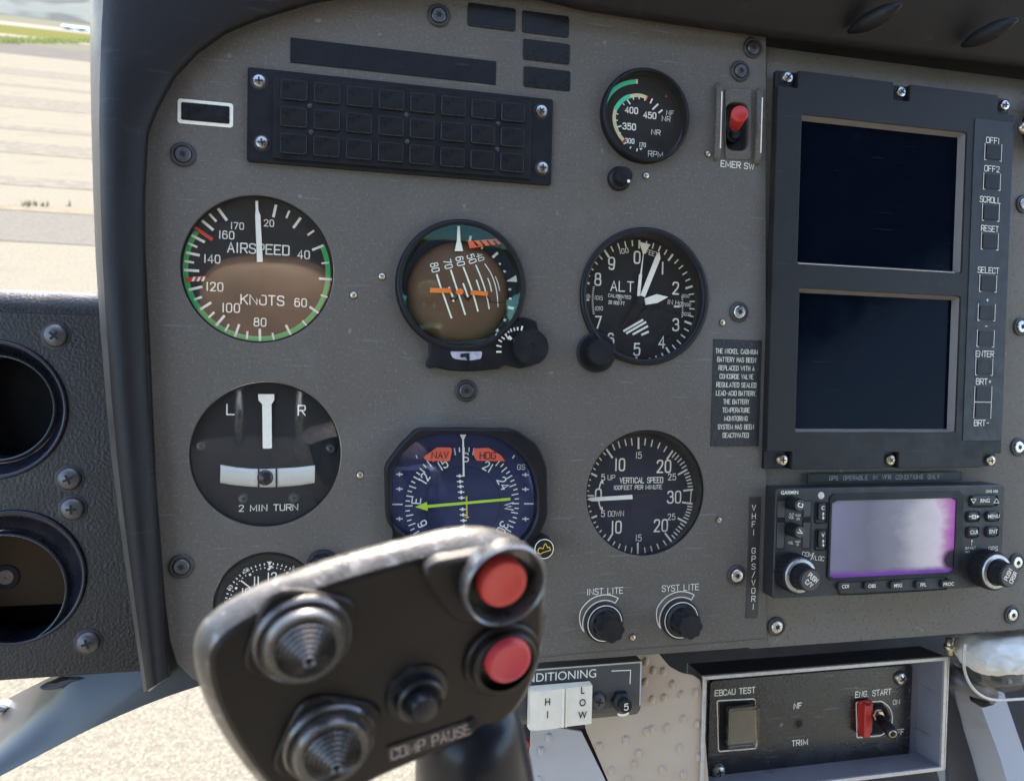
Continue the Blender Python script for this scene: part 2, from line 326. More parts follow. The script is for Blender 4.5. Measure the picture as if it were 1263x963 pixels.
# ---------------------------------------------------------------- engraved stroke lettering, grid 4 wide 6 high
G = {}
def _g(c, *st): G[c] = st
def _p(t): return [tuple(float(q) for q in u.split(',')) for u in t.split()]
for c, d in {
 'A':'l0,0 2,6 4,0|l.75,2 3.25,2','B':'l0,0 0,6|s0,6 2.6,6 3.8,6 3.8,3.2 2.6,3.2 0,3.2|s0,3.2 2.8,3.2 4.2,3.2 4.2,0 2.8,0 0,0',
 'C':'s4,4.6 3.7,6 .3,6 0,4.6 0,1.4 .3,0 3.7,0 4,1.4','D':'l0,0 0,6|s0,6 2,6 4,6 4,4 4,2 4,0 2,0 0,0','E':'l4,6 0,6 0,0 4,0|l0,3.1 3.2,3.1',
 'F':'l3.8,6 0,6 0,0|l0,3.1 3,3.1','G':'s4,4.6 3.7,6 .3,6 0,4.6 0,1.4 .3,0 3.7,0 4,1.6 4,2.8|l4,2.8 2.3,2.8','H':'l0,0 0,6|l4,0 4,6|l0,3.1 4,3.1',
 'I':'l2,0 2,6','J':'s3.6,6 3.6,1.5 3.4,0 .4,0 .2,1.6','K':'l0,0 0,6|l4,6 0,2.4|l1.3,3.6 4,0','L':'l0,6 0,0 3.6,0','M':'l0,0 0,6 2.6,1.0 5.2,6 5.2,0',
 'N':'l0,0 0,6 4.3,0 4.3,6','O':'c0,1.2 0,4.8 .4,6 3.6,6 4,4.8 4,1.2 3.6,0 .4,0','P':'l0,0 0,6|s0,6 2.6,6 4.1,6 4.1,2.7 2.6,2.7 0,2.7',
 'Q':'c0,1.2 0,4.8 .4,6 3.6,6 4,4.8 4,1.2 3.6,0 .4,0|l2.4,1.6 4.2,-.4','R':'l0,0 0,6|s0,6 2.6,6 4.1,6 4.1,2.9 2.6,2.9 0,2.9|l2,2.9 4.1,0',
 'S':'s3.9,4.9 3.6,6 .2,6 .2,3.6 1.2,3.2 2.8,2.9 4,2.5 4,0 .3,0 0,1.2','T':'l0,6 4,6|l2,6 2,0','U':'s0,6 0,1.4 .3,0 3.7,0 4,1.4 4,6','V':'l0,6 2,0 4,6',
 'W':'l0,6 1.5,0 3,4.8 4.5,0 6,6','X':'l0,0 4,6|l0,6 4,0','Y':'l0,6 2,3 4,6|l2,3 2,0','Z':'l0,6 4,6 0,0 4,0',
 '0':'c0,1.4 0,4.6 .4,6 3.2,6 3.6,4.6 3.6,1.4 3.2,0 .4,0','1':'l2,0 2,6','2':'s.1,4.7 .4,6 3.5,6 3.6,4 2.6,2.6 0,0|l0,0 3.7,0',
 '3':'s.2,5 .5,6 3.5,6 3.5,3.3 1.9,3.2|s1.9,3.2 3.8,3.2 3.8,0 .4,0 0,1.2','4':'l2.9,0 2.9,6 0,1.7 3.9,1.7','5':'l3.4,6 .5,6 .3,3.3|s.3,3.3 1,3.8 3.7,3.9 3.8,1.8 3.4,0 .4,0 0,1',
 '6':'s3.3,5.2 2.9,6 .4,6.1 .1,3.5 0,1.8|c0,1.4 0,2.6 .5,3.7 3.2,3.7 3.7,2.6 3.7,1.2 3.2,0 .5,0','7':'l0,6 3.7,6 1.3,0','8':'c.3,3.8 .3,5.4 .7,6 3,6 3.4,5.4 3.4,3.8 3,3.2 .7,3.2|c0,.8 0,2.4 .6,3.2 3.1,3.2 3.7,2.4 3.7,.8 3.1,0 .6,0',
 '9':'s.4,.8 .8,0 3.3,-.1 3.6,2.5 3.7,4.2|c0,3.4 0,4.8 .5,6 3.2,6 3.7,4.6 3.7,3.4 3.2,2.3 .5,2.3','.':'l1.9,.1 2.1,.1','-':'l.8,2.9 3.2,2.9','+':'l.6,3 3.4,3|l2,1.6 2,4.4',
 '/':'l.4,-.4 3.6,6.4','m':'l0,0 0,4|s0,2.8 .4,4 2,4 2.1,2.8 2.1,0|s2.1,2.8 2.5,4 4.1,4 4.2,2.8 4.2,0','b':'l0,0 0,6|c0,1 0,3 .4,4 3,4 3.4,3 3.4,1 3,0 .4,0','g':'c0,1 0,3 .4,4 3,4 3.4,3 3.4,1 3,0 .4,0|s3.4,4 3.4,-1 3,-2 .5,-2 .2,-1.2'}.items():
    _g(c, *[(q[0], _p(q[1:])) for q in d.split('|')])
WID = {'N':4.3,'I':1.2,'1':1.2,'.':1,'M':5.2,'W':6,'b':3.4,'g':3.4,'m':4.2}
def text(b, s, x, z, h, wt=.13, y=0.0, rot=0.0, sx=1.0, gap=1.7, yf=None, align='c'):      # centred on (x, z), h = cap height, wt = line weight / h
    u = h/6.0; adv = []; t = 0
    for c in s:
        wd = WID.get(c, 3.8) if c != ' ' else 2.4
        adv.append(t); t += wd+gap
    t -= gap; ca, sa = math.cos(math.radians(rot)), math.sin(math.radians(rot))
    off = t/2 if align == 'c' else 0
    for c, a in zip(s, adv):
        if c not in G: continue
        dx = -1.4 if c in 'I1' else (-1.5 if c == '.' else 0)
        for fl, pts in G[c]:
            q = chaikin(pts, fl == 'c', 2) if fl != 'l' else pts
            o = []
            for gx, gz in q:
                lx = (gx+dx+a-off)*u*sx; lz = (gz-3)*u; o.append((x+lx*ca-lz*sa, z+lx*sa+lz*ca))
            b.stroke(o, h*wt, y, closed=(fl == 'c'), yf=yf)
def ptext(b, s, px, py, hpx, y, wt=.13, rot=0.0, sx=1.0, gap=1.7, align='c'):
    x, z = P(px, py, y); text(b, s, x, z, pxm(px, py, hpx, y), wt, y, rot, sx, gap, align=align)
def ftext(name, s, px, py, hpx, y, m, parent, rot=0.0, sx=1.0, bold=0.0, align='CENTER'):      # sans-serif printing with the built-in font
    cu = bpy.data.curves.new('tmp', 'FONT'); cu.body = s; cu.align_x = align; cu.align_y = 'CENTER'; cu.size = pxm(px, py, hpx, y)/.70; cu.offset = bold*cu.size
    ob = bpy.data.objects.new('tmp', cu); COL.objects.link(ob); dg = bpy.context.evaluated_depsgraph_get(); dg.update()
    me = bpy.data.meshes.new_from_object(ob.evaluated_get(dg)); x, z = P(px, py, y); ca, sa = math.cos(math.radians(rot)), math.sin(math.radians(rot))
    b = MB(); b.add([(x+v.co.x*sx*ca-v.co.y*sa, y, z+v.co.x*sx*sa+v.co.y*ca) for v in me.vertices], [list(p.vertices) for p in me.polygons])
    bpy.data.objects.remove(ob); bpy.data.curves.remove(cu); bpy.data.meshes.remove(me)
    return b.build(name, m, parent) if parent is not None else b
def Z(x0, y0, k): return lambda x, y: (x0+x*k, y0+y*k)             # enlarged view -> photo pixel
def L2(z, pts, y): return [P(*z(*p), y) for p in pts]
def ln(b, z, p, q, w, y, cap=False, yf=None): b.stroke([P(*z(*p), y), P(*z(*q), y)], w, y, cap=cap, yf=yf)
def arc(cx, cz, r, a0, a1, n=40): return [(cx+r*math.cos(math.radians(a0+(a1-a0)*k/n)), cz+r*math.sin(math.radians(a0+(a1-a0)*k/n))) for k in range(n+1)]
# ---------------------------------------------------------------- screws: one mesh of each kind, copied as parts
SCR = {}
def _cross(b, r, y, w, L):
    for a in (0, 90):
        c, s_ = math.cos(math.radians(a+20)), math.sin(math.radians(a+20))
        b.quad([(c*L-s_*w, s_*L+c*w), (-c*L-s_*w, -s_*L+c*w), (-c*L+s_*w, -s_*L-c*w), (c*L+s_*w, s_*L-c*w)], y)
def screw_mesh(kind):
    if kind in SCR: return SCR[kind]
    b = MB()
    if kind in ('panel_bright', 'panel_dark'):            # star-recess screw in a cup washer
        b.cur = 1; b.lathe([(.0064,0),(.0064,-.0008),(.0058,-.0014),(.0046,-.0012),(.0043,-.0004)], 0, 0, 40)
        b.cur = 0; b.lathe([(.0042,-.0005),(.0041,-.0016),(.0035,-.0021),(.0020,-.0022),(0,-.0022)], 0, 0, 40)
        b.cur = 2; l = []
        for k in range(24):
            a = 2*math.pi*k/24; r = .0016*(1+.32*math.cos(6*a)); l.append((r*math.cos(a), r*math.sin(a)))
        b.add([(x,-.00228,z) for x,z in l], [list(range(24))])
        ms = [STEEL if kind == 'panel_bright' else DARKST, WASH, SLOT]
    elif kind == 'rivet':
        b.cur = 1; b.lathe([(.0026,0),(.0026,-.0003),(.0021,-.0004)], 0, 0, 24)
        b.cur = 0; b.lathe([(.0021,0),(.0020,-.0010),(.0013,-.0014),(0,-.0015)], 0, 0, 24)
        b.cur = 2; b.quad([(-.0013,-.0003),(.0013,.0001),(.0013,.0006),(-.0013,.0002)], -.00155); ms = [BRASS, WASH, SLOT]
    elif kind == 'phillips':
        b.cur = 1; b.lathe([(.0072,0),(.0072,-.0004),(.0060,-.0006)], 0, 0, 40)
        b.cur = 0; b.lathe([(.0062,0),(.0061,-.0012),(.0050,-.0026),(.0028,-.0033),(0,-.0035)], 0, 0, 40)
        b.cur = 2; _cross(b, 0, -.0036, .0006, .0026); ms = [DARKST, WASH, SLOT]
    else:                                                  # small pan head
        b.cur = 1; b.lathe([(.0046,.0002),(.0046,-.0002),(.0040,-.0003)], 0, 0, 32)
        b.cur = 0; b.lathe([(.0040,.0002),(.0039,-.0012),(.0032,-.0022),(.0017,-.0026),(0,-.0027)], 0, 0, 32)
        b.cur = 2; _cross(b, 0, -.0028, .00045, .0020); ms = [{'small':STEEL,'smallbrass':BRASS,'smalldark':DARKST}[kind], WASH, SLOT]
    ob = b.build('screw', ms); me = ob.data; bpy.data.objects.remove(ob); SCR[kind] = me; return me
def screw(parent, px, py, y=0.0, kind='small', s=1.0, name='screw', rot=None):
    ob = bpy.data.objects.new(name, screw_mesh(kind)); COL.objects.link(ob); ob.parent = parent
    ob.location = P3(px, py, y)-Vector(parent['_o']); ob.scale = (s,s,s); ob.rotation_euler = (0, random.uniform(0,6) if rot is None else rot, 0)
    ob['_o'] = list(parent['_o']); return ob
def rectpx(tl, tr, br, bl, y=0.0):
    a, b, c, d = [P(*q, y) for q in (tl, tr, br, bl)]
    return (a[0]+d[0])/2, (b[0]+c[0])/2, (c[1]+d[1])/2, (a[1]+b[1])/2
def PL(pts, y=0.0): return [P(*p, y) for p in pts]
def mid(z, x, y): return z(x, y)
# ================================================================ THE SETTING
def gmat(name, layers, base, rough=.9, scale=3.0, var=.15):
    return mat(name, base, rough, var=var, vs=scale, spec=.0, speck=layers, bump=.0)
def gpt(px, py, z=0.0):                                  # ground point (world) that the photograph shows there
    o = M @ EYE; d = (M.to_3x3() @ ray(px, py)); k = (z-o.z)/d.z; return o+d*k
def sheet(name, pts, z, m, kind='structure', label=None, thick=None):
    me = bpy.data.meshes.new(name); me.from_pydata([(p[0], p[1], z) for p in pts], [], [list(range(len(pts)))]); me.materials.append(m)
    ob = bpy.data.objects.new(name, me); COL.objects.link(ob); ob['kind'] = kind; return ob
G_FAR = gmat('dry_plain', [(.02,.55,(0.1235,0.1107,0.0691),.5),(.05,.6,(0.1016,0.1107,0.0580),.5)], (0.1125,0.1079,0.0793), scale=.01)
G_APR = gmat('pale_concrete', [(90,.52,(0.2360,0.2069,0.1587),.6),(140,.56,(0.0844,0.0777,0.0605),.6),(1.2,.60,(0.1180,0.1079,0.0870),.35)], (0.1516,0.1356,0.1057), scale=40, var=.18)
G_ROAD = gmat('road_asphalt', [(2,.6,(0.1125,0.1026,0.0870),.4)], (0.0980,0.0910,0.0793), scale=1)
G_GRASS = gmat('dry_grass', [(.6,.5,(0.0844,0.0884,0.0265),.6),(3,.6,(0.1235,0.1052,0.0392),.5)], (0.0953,0.0910,0.0317), scale=1)
G_LINE = gmat('pale_verge', [(1,.6,(0.1689,0.1490,0.1109),.5)], (0.1860,0.1687,0.1322), scale=1)
sheet('ground', [(-6000,-300),(6000,-300),(6000,12000),(-6000,12000)], -.02, G_FAR)
d_ = lambda py: gpt(54, py).y
sheet('apron', [(-400,-60),(400,-60),(400,d_(71)),(-400,d_(71))], 0, G_APR)
sheet('road', [(-900,d_(71)),(900,d_(71)),(900,d_(58)),(-900,d_(58))], -.006, G_ROAD)
sheet('road_verge', [(-900,d_(50)+.4),(900,d_(50)+.4),(900,d_(47)),(-900,d_(47))], -.002, G_LINE)
sheet('grass_strip', [(-2500,d_(47)),(2500,d_(47)),(2500,d_(37)),(-2500,d_(37))], -.010, G_GRASS, 'structure')
sheet('far_track', [(-2500,d_(36)),(2500,d_(36)),(2500,d_(32)),(-2500,d_(32))], -.006, G_LINE)
G_STR = gmat('apron_wear_band', [(6,.52,(0.1665,0.1490,0.1160),.6)], (0.1325,0.1196,0.0976), scale=8)
for a, b in ((88,96),(107,110),(122,136),(158,163),(178,192),(221,231)):     # worn strips along the slabs
    sheet('apron_strip', [(-90,d_(b)),(90,d_(b)),(90,d_(a)),(-90,d_(a))], .004, G_STR)
sheet('apron_joint', [(-60,d_(262)),(60,d_(262)),(60,d_(255)),(-60,d_(255))], .004, gmat('orange_joint_sealant', [(20,.55,(0.1462,0.1186,0.0843),.6)], (0.1605,0.1373,0.0998), scale=9))
sheet('apron_near_strip', [(-60,d_(300)),(60,d_(300)),(60,d_(263)),(-60,d_(263))], .004, gmat('grey_slab', [(60,.55,(0.1516,0.1383,0.1133),.5)], (0.1180,0.1079,0.0913), scale=20))
# scrub along the road edge: many small blades in one uncountable mass
gb = MB(); rs = random.Random(3)
for i in range(2600):
    t = rs.uniform(-60, 140); p = gpt(t, 52+rs.gauss(0,1.0)); h = rs.uniform(.10,.42); a = rs.uniform(0, 6.28); q = rs.uniform(.03,.09)
    gb.add([(p.x-q*math.cos(a),p.y-q*math.sin(a),0),(p.x+q*math.cos(a),p.y+q*math.sin(a),0),(p.x+rs.uniform(-.1,.1),p.y+rs.uniform(-.1,.1),h)], [[0,1,2]])
go = gb.build('scrub', gmat('scrub_leaves', [(2,.5,(0.2522,0.2727,0.0784),.6)], (0.3492,0.3434,0.1232), scale=3)); go.matrix_world = Matrix(); tag(go, 'low yellow green scrub growing along the far road edge', 'scrub', kind='stuff')
gb = MB()
for cx_ in (30, 36, 44, 53, 59, 86):
    for i in range(14):
        p = gpt(cx_+rs.gauss(0,1.5), 254+rs.gauss(0,1)); h = rs.uniform(.02,.07); a = rs.uniform(0,6.28); q = .004
        gb.add([(p.x-q*math.cos(a),p.y-q*math.sin(a),0),(p.x+q*math.cos(a),p.y+q*math.sin(a),0),(p.x+rs.uniform(-.02,.02),p.y+rs.uniform(-.02,.02),h)], [[0,1,2]])
go = gb.build('weeds', gmat('weed_leaves', [(20,.5,(0.1579,0.1330,0.0744),.6)], (0.1235,0.1052,0.0631), scale=30)); go.matrix_world = Matrix(); tag(go, 'tiny dry weeds growing in the slab joint of the apron', 'weeds', kind='stuff')
# hills that close the view far away, haze mixed into their colour
hb = MB(); rows = []
for i in range(61):
    x = -5000+i*10000/60; h = 190+40*math.sin(i*.9)+25*math.sin(i*2.3+1)
    rows.append([(x, 3600, -5), (x, 3900, h*.35), (x+60, 4400, h*.8), (x, 5000, h), (x, 5600, -5)])
hl = hb.loft(rows).build('hills', gmat('hazy_hill', [(.003,.5,(.19,.20,.175),.5)], (.085,.088,.080), scale=.004)); hl.matrix_world = Matrix(); hl['kind'] = 'structure'
def shed(px, py, wd, label, m, roofm):
    p = gpt(px, py); e = bpy.data.objects.new('shed', None); COL.objects.link(e); e.location = p; e['_o'] = [0,0,0]; tag(e, label, 'shed')
    h = wd*.26; b = MB(); b.add([(-wd/2,0,0),(wd/2,0,0),(wd/2,0,h),(-wd/2,0,h),(-wd/2,wd*.6,0),(wd/2,wd*.6,0),(wd/2,wd*.6,h),(-wd/2,wd*.6,h)],
        [[0,1,2,3],[5,4,7,6],[1,5,6,2],[4,0,3,7]]); b.build('wall', m, e)
    b = MB(); b.add([(-wd*.54,-.2,h),(wd*.54,-.2,h),(wd*.54,wd*.62,h),(-wd*.54,wd*.62,h),(-wd*.54,wd*.3,h*1.45),(wd*.54,wd*.3,h*1.45)], [[0,1,5,4],[2,3,4,5],[0,4,3],[1,2,5]]); b.build('roof', roofm, e)
    b = MB(); b.add([(-wd*.2,-.05,0),(wd*.2,-.05,0),(wd*.2,-.05,h*.75),(-wd*.2,-.05,h*.75)], [[0,1,2,3]]); b.build('door', GREYM, e)
SHW = gmat('white_cladding', [], (.62,.62,.60), scale=.5); SHR = gmat('pale_roof', [], (.5,.52,.54), scale=.5)
shed(84, 37, 2.6, 'white flat shed with grey door far beyond the grass, left of its neighbour', SHW, SHR)
shed(101, 39, 2.6, 'pale blue roofed shed right beside the hood edge far beyond the grass', SHW, SHR)
# unseen cabin ceiling and rear wall, added behind the lens to darken the glass reflections
CAB = mat('cabin_lining_grey', (.13,.12,.105), .85, var=.25, vs=4)
def slab(name, x0, x1, y0, y1, z0, z1, m):
    q = MB(); q.add([(x,y,zz) for x in (x0,x1) for y in (y0,y1) for zz in (z0,z1)], [[0,1,3,2],[4,6,7,5],[0,4,5,1],[2,3,7,6],[0,2,6,4],[1,5,7,3]]); o = q.build(name, m); o.matrix_world = Matrix(); o['kind'] = 'structure'
slab('unseen_cabin_ceiling', -.75, 1.45, -1.75, -.42, 2.12, 2.16, CAB)
slab('unseen_cabin_rear_wall', -.75, 1.45, -1.79, -1.75, .95, 2.16, CAB)
ps = thing('reflected_head_stand_in', 'added unseen tan dome mirrored in the airspeed glass as the head behind the lens', 'reflection stand-in', 330, 500, -.86)  # added, out of view: mirrored in place of the head behind the lens
TAN = mat('tan_reflection_colour', (.20,.125,.07), .6, var=.3, vs=12, bump=.3, bs=300)
def cushion(name, cx_, cz_, hx, hz, y0, hy, m=None):
    q = MB(); rows_ = []
    for i in range(17):
        a = math.pi*(i/16-.5); rows_.append([(cx_+hx*math.copysign(abs(math.cos(t))**.7, math.cos(t))*math.cos(a)**.5, y0+hy*math.sin(a), cz_+hz*math.copysign(abs(math.sin(t))**.7, math.sin(t))*math.cos(a)**.5) for t in [2*math.pi*k/36 for k in range(36)]])
    q.loft(rows_, closed=True); return q.build(name, m or TAN, ps)
cushion('tan_reflection_dome', -.095, .078, .105, .090, -.80, .045); cushion('dark_stand_in_back', -.095, -.42, .22, .31, -.83, .06, mat('dark_stand_in_fabric', (.03,.03,.032), .9, var=.3, vs=30))
for xq in (-.14, -.05): q = MB(); q.tube([(xq,-.81,-.15),(xq,-.81,-.02)], .006); q.build('dome_post', STEEL, ps)
# ================================================================ INSTRUMENT PANEL
ip = thing('instrument_panel', 'grey painted instrument panel with round gauges, curved upper left corner', 'instrument panel', 560, 450)
outl = [(178,300),(178,243),(182,167),(193,137),(215,96),(243,66),(279,40.5),(320,24),(386,2),(440,-8),(560,-20),(700,-2),(945,30),(945.2,797),(680,816),(330,842),(262,845),(238,838),(218,818),(209,790),(203,740),(192,600),(184,420)]
HOLES = {'air':((318.8,332.2),.03985),'turn':((329,560.5),.03985),'vsi':((797.5,608),.0390),'clock':((330,744),.0285),'alt':((795.5,366),.0400),'rotor':((794,145),.0262),'att':((568.5,353),.0355),'hsi':((571,612),.0330)}
holes = [circ(*P(*c), r, 96) for c, r in HOLES.values()]
za = Z(860,80,.1453)
slot = [P(*za(*q)) for q in [(240+97,320)]]
stad = lambda y, g=0: rounded(PL([za(240-g,318-g),za(437+g,322-g),za(435+g,732+g),za(240-g,728+g)], y), .0065, 8)
plate('plate', [PL(outl)]+holes+[stad(0)], 0, .003, .0005, PANEL, ip)
for q, k in (((541,20),'panel_dark'),((928,60),'panel_dark'),((912.5,88.5),'panel_dark'),((226,191),'panel_dark'),((911,385),'panel_bright'),((575,482),'panel_dark'),((224,698),'panel_dark'),((908,709),'panel_bright')):
    screw(ip, *q, 0, k)
for q in ((471,341),(436,364),(444,585.5),(796.5,217),(873,190),(890.5,398),(886.5,641),(780,785.5)):
    screw(ip, *q, 0, 'rivet', .85, 'rivet')
b = MB(); b.stroke(PL([(560,823),(700,806.5),(945,787)], 0), .0005, -.0001); b.build('bottom_crease', mat('crease_line', (.055,.053,.05), .7), ip)
# the right-hand panel with its rolled upper edge
ap = thing('avionics_panel', 'lighter grey panel behind the displays with a rolled top edge', 'instrument panel', 1100, 640)
b = MB(); xs = [P(936,500,.001)[0]+i*.02 for i in range(15)]
rows = []
for x in xs:
    zt = P(947,92,.001)[1]+ (x-xs[0])*.0
    rows.append([(x,.0029,zt-.003),(x,.0031,zt),(x,.0038,zt+.006),(x,.0050,zt+.012),(x,.0075,zt+.018),(x,.011,zt+.024),(x,.017,zt+.030),(x,.022,zt+.036),(x,.027,zt+.048),(x,.03,zt+.085)])
b.loft(rows); b.build('rolled_edge', PANEL2, ap)
plate('plate', [[(xs[0],P(947,799,.001)[1]-.0005),(xs[-1],P(947,799,.001)[1]-.0005),(xs[-1],zt),(xs[0],zt)], rrect(P(981,200,0)[0],P(1189,300,0)[0],P(1085,330,0)[1],P(1085,150,0)[1],.002), rrect(P(979,450,0)[0],P(1181,450,0)[0],P(1085,535,0)[1],P(1085,356,0)[1],.002)], .0032, .0055, .0002, PANEL2, ap)
b = MB(); b.box(xs[0], xs[-1], .0036, .02, P(947,799,.001)[1]-.0006, P(947,799,.001)[1]-.0001); b.build('bottom_flange', PANEL2, ap)
for q in ((957,772),(1247,757.5),(1253,693),(1255,551),(1258.5,403),(1262,252)): screw(ap, *q, .0032, 'panel_bright', 1.0)
# ---------------------------------------------------------------- hood round the panel
hood = thing('glareshield', 'dark plastic glareshield hood curving round the top and left of the panel', 'glareshield', 150, 300)
ST = [((206,836),(177,854),0),((200,740),(160,737),0),((194,622),(143.5,620),0),((188.5,550),(136,555),0),((183.5,481),(130,490),0),((180,400),(123,400),0),((178,320),(118,320),0),((178,243),(115,243),0),((182,167),(112.5,150),0),((193,137),(111.5,95),0),
      ((215,96),(111,20),0),((243,66),(111,-60),0),((279,40),(118,-140),0),((320,23),(170,-210),.01),((386,3),(300,-260),.02),((440,-6),(420,-270),.025),((560,-12),(560,-260),.03),((660,-2),(680,-230),.04),((720,12.5),(750,-200),.05),((830,29),(860,-190),.055),((945,45),(975,-180),.06),((1100,64),(1130,-160),.06),((1263,83.5),(1290,-150),.06),((1420,103),(1450,-140),.06)]
ST2 = []
for (i0, o0, l0), (i1, o1, l1) in zip(ST, ST[1:]):
    for k in range(4):
        t = k/4; ST2.append(((i0[0]+(i1[0]-i0[0])*t, i0[1]+(i1[1]-i0[1])*t), (o0[0]+(o1[0]-o0[0])*t, o0[1]+(o1[1]-o0[1])*t), l0+(l1-l0)*t))
ST2.append(ST[-1])
PR = [(-.16,.0065),(-.02,.0055),(.0,-.003),(.0,-.0085),(.015,-.0110),(.05,-.0122),(.15,-.0140),(.35,-.0165),(.55,-.0175),(.70,-.0168),(.79,-.0150),(.86,-.0120),(.91,-.0080),(.955,-.0020),(.985,.006),(1,.016),(.99,.040)]
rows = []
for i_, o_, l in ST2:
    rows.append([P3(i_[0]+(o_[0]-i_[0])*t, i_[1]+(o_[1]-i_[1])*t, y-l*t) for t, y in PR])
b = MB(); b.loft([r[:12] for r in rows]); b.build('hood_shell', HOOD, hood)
b = MB(); b.loft([r[11:] for r in rows]); b.build('lit_edge_strip', mat('painted_edge_light', (.075,.064,.052), .5, var=.35, vs=25, bump=.2, bs=700, speck=[(60,.62,(.13,.12,.105),.5)]), hood)  # daylight on the rolled rim painted as a lighter strip
b = MB()                                                # unseen deck running forward to the windscreen, added to block sun behind the panel
dk = [[r[-1], Vector((r[-1].x*1.0, .12, r[-1].z+.004)), Vector((r[-1].x, .34, r[-1].z-.03)), Vector((r[-1].x, .36, r[-1].z-.09))] for r in rows[36:]]
b.loft(dk); b.build('deck', HOOD, hood)
b = MB(); e0 = rows[0]; b.add([tuple(p) for p in e0], [list(range(len(e0)))]); b.tube([e0[4]+Vector((-.001,.001,.0005)), e0[8]+Vector((0,.004,0)), e0[12]+Vector((.001,.003,0))], .0012); b.build('cut_end', mat('raw_cut_edge', (.22,.2,.185), .5, var=.3, vs=300), hood)
for q, r_ in (((1046,40),(1112,6)),((1186,57),(1255,24))):
    b = MB(); yb = -.026
    pa, pb = P3(*q, yb+.006), P3(*r_, yb-.022); n = 9; pts = [pa.lerp(pb, k/(n-1)) for k in range(n)]
    b.tube(pts, [.0012,.0032,.0046,.0052,.0054,.0052,.0046,.0032,.0012], 16); b.build('finger_bump', HOOD, hood)
# ---------------------------------------------------------------- gauge helper
def recessed(t, hole, yd, dial, rd, dm, gl=.0012, lip=0.0, wallm=None, glm=None):
    (c, R) = hole; cx, cz = P(*c); dx, dz = P(*dial, yd)
    b = MB(); n = 96; pr = [(cx,cz,R-.0001,.0028),(cx,cz,R-.0001,.0012),(cx,cz,R-.0009,.0012),((cx+dx)/2,(cz+dz)/2,(R+rd)/2,(yd)*.62),(dx,dz,rd,yd),(dx,dz,rd*.9,yd+.002)]
    vs = [(x+r*math.cos(2*math.pi*i/n), y, z+r*math.sin(2*math.pi*i/n)) for x,z,r,y in pr for i in range(n)]
    b.add(vs, [[k*n+i,k*n+(i+1)%n,(k+1)*n+(i+1)%n,(k+1)*n+i] for k in range(len(pr)-1) for i in range(n)], False)
    b.build('bezel', wallm or BLACK, t)
    d = MB(); d.add([(x,yd,z) for x,z in circ(dx,dz,rd*1.01,96)], [list(range(96))]); dial_o = d.build('dial', dm, t)
    g = MB(); g.prism(circ(cx,cz,R-.0007,64), .0016, .0024); g.build('glass', glm or GLASS, t)
    return dial_o
def poly(b, z, pts, y0, y1): b.prism(L2(z, pts, y0), y0, y1); return b
# ---------------------------------------------------------------- AIRSPEED
z = Z(200,220,.22847); yd = .0055
g = thing('airspeed_indicator', 'round airspeed gauge with green arc, reading in knots', 'gauge', 318.8, 332.2, 0, 'round flight instruments')
dl = recessed(g, HOLES['air'], yd, (318.5,334), pxm(318.5,334,89.5,yd), DIALG, glm=glass('strong_mirror_gauge_glass', (1,1,1), .075, .03))  # mirror strength raised to bring out the added dome
ym = yd-.0003; b = MB(); w1 = 10*.22847/2110
TL_ = [(615,143,600,210,13),(687,175,670,215,10),(748,213,708,268,13),(820,282,785,307,10),(872,362,810,387,12),(900,455,860,459,9),(918,546,846,541,12),(895,643,856,629,9),(853,733,796,693,12),(787,803,757,768,9),(700,855,668,791,12),(605,880,595,834,9),(528,885,527,812,12),(457,868,461,825,10),(393,855,416,787,12),(340,825,361,787,10),(290,795,337,740,13),(250,752,282,722,11),(205,708,265,670,13),(172,655,215,640,11),(143,602,217,585,13),(118,495,200,500,13),(120,447,172,455,11),(128,400,203,416,13),(140,350,190,372,11),(158,307,230,345,13),(215,228,277,280,13),(255,192,293,234,12),(302,163,350,228,14)]
for x0,y0,x1,y1,ww in TL_: ln(b, z, (x0,y0), (x1,y1), ww*.22847/2110, ym-.0001)
for s_, x, y, h in (('170',406,257,34),('160',348,306,40),('20',577,242,34),('140',270,435,42),('40',764,412,42),('120',284,585,44),('60',748,671,42),('100',372,699,46),('80',529,776,42)): ptext(b, s_, *z(x,y), h*.22847, ym, .14, sx=.95)
ptext(b, 'AIRSPEED', *z(520,381), 50*.22847, ym, .145, sx=.95); ptext(b, 'KNOTS', *z(541,657), 50*.22847, ym, .14, sx=1.0)
m_ = b.build('markings', WHITE, dl)
b = MB(); dx, dz = P(318.5,334,ym); r0 = pxm(318.5,334,87,ym)
a0 = math.degrees(math.atan2(P(*z(868,365),ym)[1]-dz, P(*z(868,365),ym)[0]-dx)); a1 = math.degrees(math.atan2(P(*z(180,285),ym)[1]-dz, P(*z(180,285),ym)[0]-dx))-360
b.stroke(arc(dx,dz,r0-.0013,a0,a1,90), .0027, ym, cap=False); b.build('green_arc', GREEN, dl)
b = MB(); ln(b, z, (175,265), (272,332), 17*.22847/2110, ym-.0002); ln(b, z, (128,549), (234,537), 22*.22847/2110, ym-.0002); b.build('red_line', RED, dl)
b = MB()
for x in (160,188,213): b.quad(L2(z, [(x-2,556),(x+8,532),(x+21,532),(x+11,556)], ym-.0003), ym-.0003)
b.build('white_stripes', WHITE, dl)
yn = yd-.0025; b = MB(); poly(b, z, [(503,122),(517,122),(519,170),(530,200),(543,450),(512,452),(502,200),(505,170)], yn, yn+.0006); nd = b.build('needle', WHITE, g)
b = MB(); poly(b, z, [(514,450),(541,450),(530,560),(536,630),(527,652),(512,652),(505,630),(515,560)], yn+.0002, yn+.0008); b.build('needle_tail', mat('flat_black', (.006,.006,.006), .9), nd)
